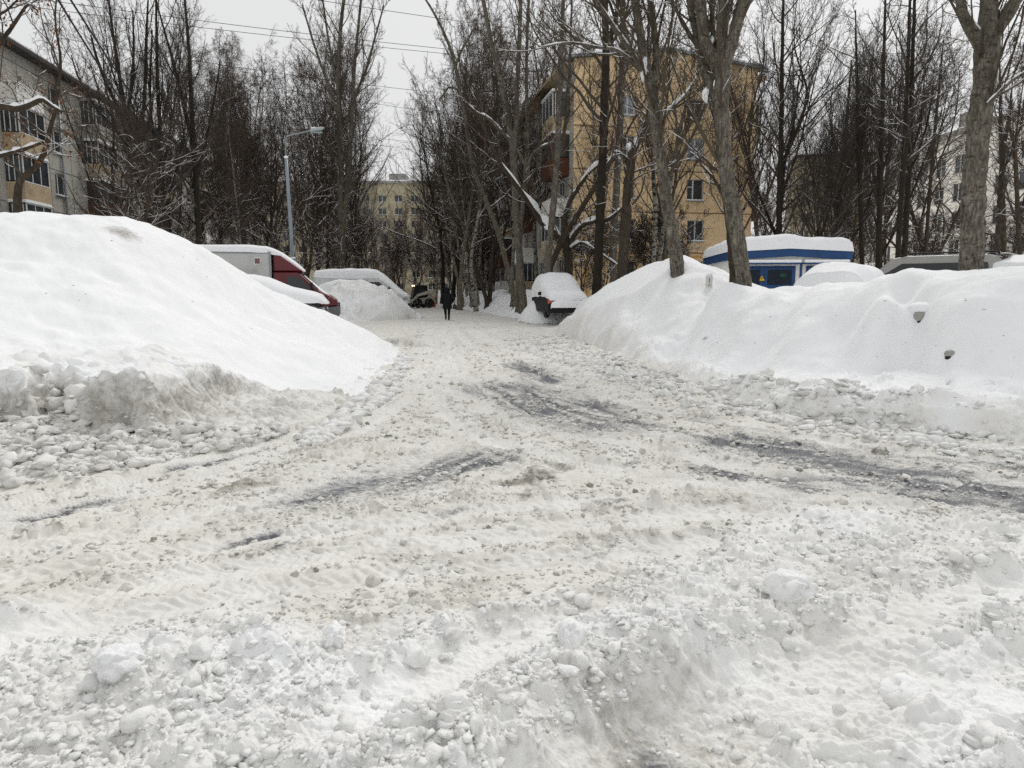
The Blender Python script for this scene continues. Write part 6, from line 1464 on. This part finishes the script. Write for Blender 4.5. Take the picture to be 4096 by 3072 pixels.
def bank_y(px, py):
    """depth at which a line of sight meets the right bank"""
    Y = np.linspace(6, 26, 1600); a, b = slope(px, py); x = a * Y; z = right_bank(x, Y, sdist(x, Y, RB_FOOT))[0]
    k = np.argmax(z > CAMH + b * Y); return float(Y[k])
Yb = bank_y(921, 318)
poke(b1, 920.5, 316, Yb + .02, .10, .10, .085, 'car_silver', 'wing_mirror'); poke(b1, 923.5, 321.5, Yb + .01, .085, .11, .07, 'plastic_black', 'mirror_underside'); poke(b1, 922, 308.5, Yb + .12, .20, .22, .10, 'snow', 'mirror_snow'); poke(b1, 930, 320, Yb + .10, .10, .2, .16, 'snow', 'mirror_snow')  # black ball: mirror's dark bottom, with the shaded gap beneath painted in black
Yb = bank_y(951, 356)
poke(b1, 951, 354, Yb + .05, .085, .09, .06, 'car_silver', 'bumper_corner'); poke(b1, 950, 357.5, Yb + .04, .065, .07, .045, 'plastic_black', 'bumper_grille'); poke(b1, 958, 351, Yb + .06, .12, .12, .06, 'snow', 'bumper_snow')
# --- skid-steer loader with lit lamps
ld = px_vehicle('skid_loader', 'muddy white skid-steer loader with two lit roof lamps clearing the far street', 'loader', 420.5, 64, .02, math.atan2(-.42, -.9))
m = MB(); m.prism([(-1.05, .45), (-1.15, 1.0), (-1.1, 1.25), (-.55, 1.3), (-.5, .95), (.95, .75), (1.0, .35), (-.7, .3)], -.55, .55, .04, .1); obj('body', m, M['loader_white'], ld, bevel=.03)
m = MB(); m.prism([(-.55, .95), (-.55, 1.95), (-.45, 2.02), (.55, 2.0), (.62, 1.9), (.85, .8), (.7, .7)], -.42, .42, .03, .08); cb_ = obj('cab', m, M['plastic_black'], ld, bevel=.03)
m = MB(); m.quad((.66, -.36, 1.84), (.66, .36, 1.84), (.86, .36, .9), (.86, -.36, .9)); o = obj('cab_window', m, M['car_glass'], cb_); o.modifiers.new('thick', 'SOLIDIFY').thickness = .02
for s in (-1, 1):
    m = MB(); m.rings([[(x, s * (.425 + k), z) for x, z in ((-.42, 1.15), (-.42, 1.82), (.45, 1.82), (.62, 1.15))] for k in (0, .01)]); obj('side_window', m, M['car_glass'], cb_)
    m = MB(); m.rings([[(x, y, z) for x, z in ((-1.2, 1.0), (-1.18, 1.55), (-.85, 1.62), (.5, 1.22), (1.15, .55), (1.15, .38), (1.0, .38), (.4, 1.02), (-.72, 1.28), (-.9, 1.0))] for y in (s * .60, s * .74)]); obj('lift_arm', m, M['loader_white'], ld, bevel=.02)
    for x in (-.55, .52): wheel(ld, x, s * .78, .42, .30)
    m = MB(); m.lathe([(0, .07), (.06, .06)], (.64, s * .25, 1.97), 'x', 10); obj('work_lamp', m, M['lit'], ld)
    m = MB(); m.box(-1.2, -1.14, s * .52 - .09, s * .52 + .09, 1.0, 1.34); obj('tail_lamp', m, M['lit_red'], ld)
m = MB(); m.rings([[(x, y, z) for x, z in ((1.12, .25), (1.2, .8), (1.28, .82), (1.3, .3), (1.75, .12), (1.72, .05), (1.2, .08))] for y in (-.9, .9)]); obj('bucket', m, M['bumper_grey'], ld)
m = MB(); m.box(.62, .68, -.36, .36, 2.0, 2.05); obj('roof_visor', m, M['plastic_black'], ld)
p = at(433.8, 300, 65.2)
fl_ = thing('hand_shovel', 'orange shovel standing behind the loader', 'shovel', (p.x, 65.2, .05), 0)
m = MB(); m.tube([(0, 0, .3), (.05, 0, 1.35)], .022, 6); obj('shaft', m, M['car_white'], fl_); m = MB(); m.prism([(-.16, 0), (-.2, .42), (.2, .42), (.16, 0)], -.03, .03); obj('blade', m, M['orange'], fl_)

# --- people
M['coat_black'] = plain('black_quilted_coat', (28, 28, 31), .85, .15, var=.2, scale=5)
M['trousers'] = plain('dark_trousers', (24, 24, 27), .9, .1)
M['skin'] = plain('skin', (196, 152, 130), .6, .3, var=.05)
M['coat_pink'] = plain('dusty_pink_coat', (168, 132, 128), .85, .1, var=.12)
M['jeans'] = plain('grey_blue_jeans', (96, 102, 112), .9, .1)
M['boot'] = plain('dark_boots', (40, 38, 38), .7, .2, dirt=(140, 140, 140), scale=12)
M['bag'] = plain('dark_brown_leather', (38, 28, 26), .5, .4)
def skin_body(name, joints, bones, mat, parent, root='pelvis', sub=1):
    ks = list(joints); me = bpy.data.meshes.new(name); me.from_pydata([joints[k][:3] for k in ks], [(ks.index(a), ks.index(b)) for a, b in bones], [])
    o = bpy.data.objects.new(name, me); COL.objects.link(o)
    o.modifiers.new('skin', 'SKIN'); sv = me.skin_vertices[0].data
    for i, k in enumerate(ks):
        r = joints[k][3]; sv[i].radius = (r, joints[k][4] if len(joints[k]) > 4 else r); sv[i].use_root = k == root
    o.modifiers['skin'].use_smooth_shade = True
    s = o.modifiers.new('sub', 'SUBSURF'); s.levels = sub; s.render_levels = sub
    dg = bpy.context.evaluated_depsgraph_get(); m2 = bpy.data.meshes.new_from_object(o.evaluated_get(dg)); m2.name = name
    bpy.data.objects.remove(o); m2.materials.clear(); m2.materials.append(mat)
    o = bpy.data.objects.new(name, m2); COL.objects.link(o); o.parent = parent; return o
def person(label, x, y, z, heading, coat, legs, hood=True, stride=.16, bag=False, hem=.62, s=1.0):
    """built facing +y, root between the feet"""
    p = thing('person', label, 'person', (x, y, z), heading, None, s)
    st = stride
    J = {'pelvis': (0, 0, .92, .13), 'waist': (0, .01, 1.08, .125), 'chest': (0, .02, 1.28, .15), 'neck0': (0, .02, 1.43, .075), 'neck': (0, .035, 1.50, .055), 'head': (0, .05, 1.585, .085, .095), 'crown': (0, .045, 1.665, .075),
         'nose': (0, .15, 1.575, .018), 'earl': (-.09, .045, 1.58, .016), 'earr': (.09, .045, 1.58, .016)}
    for sd, nm in ((-1, 'l'), (1, 'r')):
        f = st * sd
        lift = .12 if sd < 0 else 0
        J.update({'hip' + nm: (sd * .095, 0, .88, .10), 'knee' + nm: (sd * .095, .10 if sd > 0 else .03, .49, .062), 'ank' + nm: (sd * .085, f, .09 + lift, .032), 'toe' + nm: (sd * .09, f + (.16 if sd > 0 else .06), .035 + (.02 if sd < 0 else 0), .026),
                  'sho' + nm: (sd * .17, .02, 1.39, .05), 'elb' + nm: (sd * .285, -.04, 1.13, .034), 'wri' + nm: (sd * .17, .20, 1.10, .032), 'palm' + nm: (sd * .135, .265, 1.12, .034, .022)})
        for q in range(4):
            a = .017 * (q - 1.5); J['f%s%d' % (nm, q)] = (sd * (.115 - .01 * q), .31 + .006 * (1.5 - abs(q - 1.5)), 1.125 + a, .0095); J['g%s%d' % (nm, q)] = (sd * (.09 - .01 * q), .335, 1.118 + a, .0085)
        J['t' + nm] = (sd * .13, .275, 1.165, .011); J['u' + nm] = (sd * .11, .30, 1.185, .009)
    Bn = [('pelvis', 'waist'), ('waist', 'chest'), ('chest', 'neck0'), ('neck0', 'neck'), ('neck', 'head'), ('head', 'crown'), ('head', 'nose'), ('head', 'earl'), ('head', 'earr')]
    for nm in 'lr':
        Bn += [('pelvis', 'hip' + nm), ('hip' + nm, 'knee' + nm), ('knee' + nm, 'ank' + nm), ('ank' + nm, 'toe' + nm), ('chest', 'sho' + nm), ('sho' + nm, 'elb' + nm), ('elb' + nm, 'wri' + nm), ('wri' + nm, 'palm' + nm), ('palm' + nm, 't' + nm), ('t' + nm, 'u' + nm)]
        for q in range(4): Bn += [('palm' + nm, 'f%s%d' % (nm, q)), ('f%s%d' % (nm, q), 'g%s%d' % (nm, q))]
    skin_body('body', J, Bn, M['skin'], p, sub=2)
    # trousers
    T = {k: (v[0], v[1], v[2], v[3] + .014) for k, v in J.items() if k in ('pelvis', 'waist', 'hipl', 'hipr', 'kneel', 'kneer', 'ankl', 'ankr')}
    skin_body('trousers', T, [('pelvis', 'waist'), ('pelvis', 'hipl'), ('pelvis', 'hipr'), ('hipl', 'kneel'), ('hipr', 'kneer'), ('kneel', 'ankl'), ('kneer', 'ankr')], legs, p)
    for nm in 'lr':
        a, t = Vector(J['ank' + nm][:3]), Vector(J['toe' + nm][:3])
        Bt = {'top': (a.x, a.y - .01, a.z + .16, .062), 'ank': (a.x, a.y, a.z, .058), 'heel': (a.x, a.y - .03, a.z - .045, .05), 'toe': (t.x, t.y, t.z + .01, .05, .042)}
        skin_body('boot', Bt, [('top', 'ank'), ('ank', 'heel'), ('ank', 'toe')], M['boot'], p, 'ank')
    # coat: rings down the torso, with sleeves and hood
    m = MB(); rs = []
    for k, (zz, rx, ry, oy) in enumerate([(hem, .235, .185, -.01), (hem + .02, .245, .195, -.01), (.80, .235, .19, -.005), (.95, .225, .18, 0), (1.08, .215, .17, .01), (1.22, .228, .175, .015), (1.34, .225, .165, .02), (1.42, .175, .14, .02), (1.47, .11, .11, .025), (1.50, .09, .095, .03)]):
        rs.append([(rx * math.cos(2 * math.pi * i / 28) * (1 + .02 * math.sin(i * 5 + k)), oy + ry * math.sin(2 * math.pi * i / 28) * (1 + .02 * math.cos(i * 3 + k)), zz) for i in range(28)])
    # quilting: pinch every few centimetres
    q = []
    for a, b in zip(rs, rs[1:]):
        n_ = max(1, int((b[0][2] - a[0][2]) / .035))
        for j in range(n_):
            t = j / n_; pin = 1 - .035 * (j % 2 == 0); q.append([tuple((u[c] * (1 - t) + v[c] * t) * (pin if c < 2 else 1) for c in range(3)) for u, v in zip(a, b)])
    q.append(rs[-1]); m.rings(q)
    for sd, nm in ((-1, 'l'), (1, 'r')):
        pts = [J['sho' + nm][:3], J['elb' + nm][:3], J['wri' + nm][:3]]
        pt = []; rad = []
        for a, b, ra, rb in ((pts[0], pts[1], .095, .083), (pts[1], pts[2], .085, .062)):
            for j in range(8):
                t = j / 8; pt.append(tuple(a[c] * (1 - t) + b[c] * t for c in range(3))); rad.append((ra * (1 - t) + rb * t) * (1 - .06 * (j % 2)))
        pt.append(pts[2]); rad.append(.058); m.tube(pt, rad, 14)
    obj('coat', m, coat, p, smooth=True)
    if hood:
        m = MB(); m.ball((0, .02, 1.585), (.135, .145, .155), 12, .02); m.tube([(0, -.02, 1.44), (0, 0, 1.52)], [.13, .12], 16); obj('hood', m, coat, p, smooth=True)
        m = MB(); m.ball((0, .125, 1.57), (.085, .06, .105), 10); obj('face_opening', m, M['skin'], p, smooth=True)
    else:
        m = MB(); m.ball((0, .03, 1.625), (.10, .108, .10), 10, .02); obj('hair', m, plain('brown_hair', (70, 52, 40), .8, .2), p, smooth=True)
    return p
pp = at(447, 290, 36.6)
person('person in a long black hooded coat walking away up the street', pp.x, 36.6, .015, R(8), M['coat_black'], M['trousers'])
bp = at(454.6, 307, 36.5)
bg_ = thing('handbag', 'small dark handbag hanging at the walking person\'s right side', 'handbag', (bp.x, 36.55, .62), R(8))
m = MB(); m.box(-.09, .09, -.17, .17, 0, .24); obj('pouch', m, M['bag'], bg_, bevel=.04)
m = MB(); m.tube([(0, -.13, .22), (-.03, -.10, .42), (-.08, 0, .62), (-.10, .06, .78), (-.08, .08, .62), (-.03, .10, .42), (0, .13, .22)], .012, 6); obj('strap', m, M['bag'], bg_, smooth=True)
p1 = at(439.8, 290, 104); person('person in a dusty pink coat and grey jeans at the far street end', p1.x, 104, .02, R(185), M['coat_pink'], M['jeans'], hood=False, hem=.75)
p2 = at(436, 290, 98); person('person in dark clothes half hidden behind the loader', p2.x, 98, .02, R(170), M['coat_black'], M['trousers'])

# --- street lamp
lp = at(292.5, 262, 32)
sl = thing('street_lamp', 'tall grey street lamp post with a single arm over the left parked vehicles', 'street lamp', (lp.x, 32, 0))
def ll(px, py): q = at(px, py, 32); return (q.x - lp.x, q.y - 32, q.z)
m = MB(); m.tube([(0, 0, 0), (0, 0, 3.0)], [.115, .105], 16); obj('base', m, plain('dark_grey_paint_base', (96, 104, 108), .5, .3), sl, smooth=True)
m = MB(); a = ll(286, 158); m.tube([(0, 0, 3.0), ll(291, 230), ll(288.5, 195), a], [.088, .082, .078, .07], 16); obj('pole', m, plain('blue_grey_paint', (134, 146, 152), .45, .4, var=.06), sl, smooth=True)
m = MB(); m.tube([a, ll(285.6, 142), ll(285.8, 138.4), ll(287, 136.3), ll(292, 134.8), ll(311, 130.6)], .028, 10); obj('arm', m, M['grey_metal'], sl, smooth=True)
m = MB(); b = ll(310, 130.6); e = ll(324, 128)
m.rings([[(b[0] + (e[0] - b[0]) * t, b[1] + w_ * math.cos(2 * math.pi * i / 14), b[2] + (e[2] - b[2]) * t + h_ * math.sin(2 * math.pi * i / 14)) for i in range(14)] for t, w_, h_ in ((0, .04, .04), (.12, .09, .07), (.45, .13, .09), (.8, .12, .075), (1, .05, .03))]); hd = obj('lamp_head', m, plain('pale_grey_lamp', (168, 176, 180), .5, .3), sl, smooth=True)
m = MB(); m.box(b[0] + .12, e[0] - .08, -.09, .09, b[2] - .10, b[2] - .06); obj('lens', m, M['lamp_glass'], hd, bevel=.02)
m = MB(); m.ball((b[0] + .18, 0, b[2] + .10), (.13, .08, .05), 7); m.ball((a[0], a[1], a[2] + .03), (.095, .095, .07), 7); obj('snow_cover', m, M['snow'], sl, smooth=True)
m = MB(); q = ll(293, 236); m.ball((.02, 0, 3.02), (.13, .13, .05), 6); obj('collar_snow', m, M['snow'], sl, smooth=True)

# --- marker post in the mound
mp = at(709, 286, bank_y(709, 286)); mk = thing('marker_post', 'short white marker post with a yellow side stuck in the right snow mound', 'marker post', mp, R(-32))
m = MB(); m.box(-.075, .075, -.05, .05, -.6, .26); obj('post', m, M['car_white'], mk, bevel=.012)
m = MB(); m.box(-.079, -.0755, -.045, .045, .02, .24); obj('yellow_strip', m, M['sign_yellow'], mk)
m = MB(); m.box(.01, .025, -.054, -.0505, .08, .20); m.tube([(.0, -.053, .02), (.03, -.053, .05), (.045, -.053, .02)], .008, 5); obj('mark', m, M['sign_black'], mk)
m = MB(); m.ball((0, 0, .285), (.085, .06, .045), 7); obj('snow_cover', m, M['snow'], mk, smooth=True)

# --- overhead wires
M['wire'] = plain('black_cable', (26, 26, 28), .6, .2)
def wire(a, b, sag, r, label, group=None, n=24):
    A_, B_ = at(*a), at(*b); pts = []
    for i in range(n + 1):
        t = i / n; q = A_.lerp(B_, t); pts.append((q.x, q.y, q.z - sag * 4 * t * (1 - t)))
    o = thing('overhead_wire', label, 'wire', A_, 0, group)
    m = MB(); m.tube([Vector(p_) - A_ for p_ in pts], r, 5); obj('cable', m, M['wire'], o, smooth=True)
wire((40, -30, 14), (190, 190, 48), .5, .022, 'thick black cable slanting down at upper left, the outer of the pair', 'cable pair at upper left')
wire((52, -30, 14), (205, 195, 49), .35, .022, 'thick black cable slanting down at upper left, the inner of the pair', 'cable pair at upper left')
for k, (a, b, s) in enumerate([((-40, -12, 33), (590, 62, 46.5), .25), ((-40, -2, 35), (585, 66, 50), .2), ((60, 38, 44), (575, 104, 58), .5), ((150, 66, 58), (560, 128, 66), .3), ((205, 118, 78), (540, 152, 80), .3), ((210, 124, 80), (535, 160, 82), .3), ((-40, -60, 31), (600, 40, 46), .2)]):
    wire(a, b, s, .014, ['thin wire crossing the sky, second highest of the span', 'thin wire crossing the sky just below the second highest', 'thin sagging wire crossing the middle sky', 'thin wire crossing the sky gap at mid height', 'low thin wire over the far treetops', 'lowest thin wire over the far treetops', 'highest thin wire near the top of the sky'][k], 'wires across the sky')

# --- bark and twig scraps blown onto the banks
def litter():
    rng = random.Random(9); m = MB()
    for _ in range(80):
        if rng.random() < .2: px, py = rng.uniform(20, 330), rng.uniform(240, 340)
        else: px, py = rng.uniform(580, 1020), rng.uniform(295, 400)
        Y = np.linspace(5, 24, 1500); a, b = slope(px, py); x = a * Y
        z = left_bank(x, Y, sdist(x, Y, LB_FOOT))[0] if px < 400 else right_bank(x, Y, sdist(x, Y, RB_FOOT))[0]
        hit = z > CAMH + b * Y
        if not hit.any(): continue
        k = np.argmax(hit); p = Vector((x[k], Y[k], z[k] + .004)); t = rng.uniform(0, 6.28); L = rng.uniform(.01, .05)
        m.tube([p, p + Vector((math.cos(t) * L, math.sin(t) * L, rng.uniform(-.004, .012)))], rng.uniform(.0015, .004), 4)
    o = obj('bark_litter', m, M['bark_mid'], None); tag(o, 'tiny scraps of bark and twig strewn over the smooth snowbanks', 'bark litter', kind='stuff')
litter()
# ------------------------------------------------------------------ overcast daylight
w = bpy.data.worlds.new('World'); S.world = w; w.use_nodes = True
nt = w.node_tree; bg = nt.nodes['Background']
sky = nt.nodes.new('ShaderNodeTexSky'); sky.sky_type = 'NISHITA'; sky.sun_disc = False
EL, RO = R(46), R(24)
sky.sun_elevation = EL; sky.sun_rotation = RO; sky.dust_density = 6; sky.air_density = 1.5
hs = nt.nodes.new('ShaderNodeHueSaturation'); hs.inputs['Saturation'].default_value = .12
nt.links.new(sky.outputs[0], hs.inputs['Color'])
mx = nt.nodes.new('ShaderNodeMix'); mx.data_type = 'RGBA'; mx.inputs[0].default_value = .9
nt.links.new(hs.outputs[0], mx.inputs[6]); mx.inputs[7].default_value = (8.0, 8.05, 8.1, 1)
nt.links.new(mx.outputs[2], bg.inputs['Color']); bg.inputs['Strength'].default_value = .1
su = bpy.data.lights.new('sun', 'SUN'); su.energy = 1.3; su.angle = R(22); su.color = (1, .97, .93)
so = bpy.data.objects.new('sun', su); COL.objects.link(so)
so.rotation_euler = (math.pi / 2 - EL, 0, math.pi - RO)
S.view_settings.view_transform = 'Standard'; S.view_settings.look = 'None'; S.view_settings.exposure = .0; S.view_settings.gamma = 1
S.cycles.max_bounces = 6; S.cycles.diffuse_bounces = 4; S.cycles.glossy_bounces = 2; S.cycles.transparent_max_bounces = 6
S.cycles.use_denoising = False; S.cycles.adaptive_threshold = .006
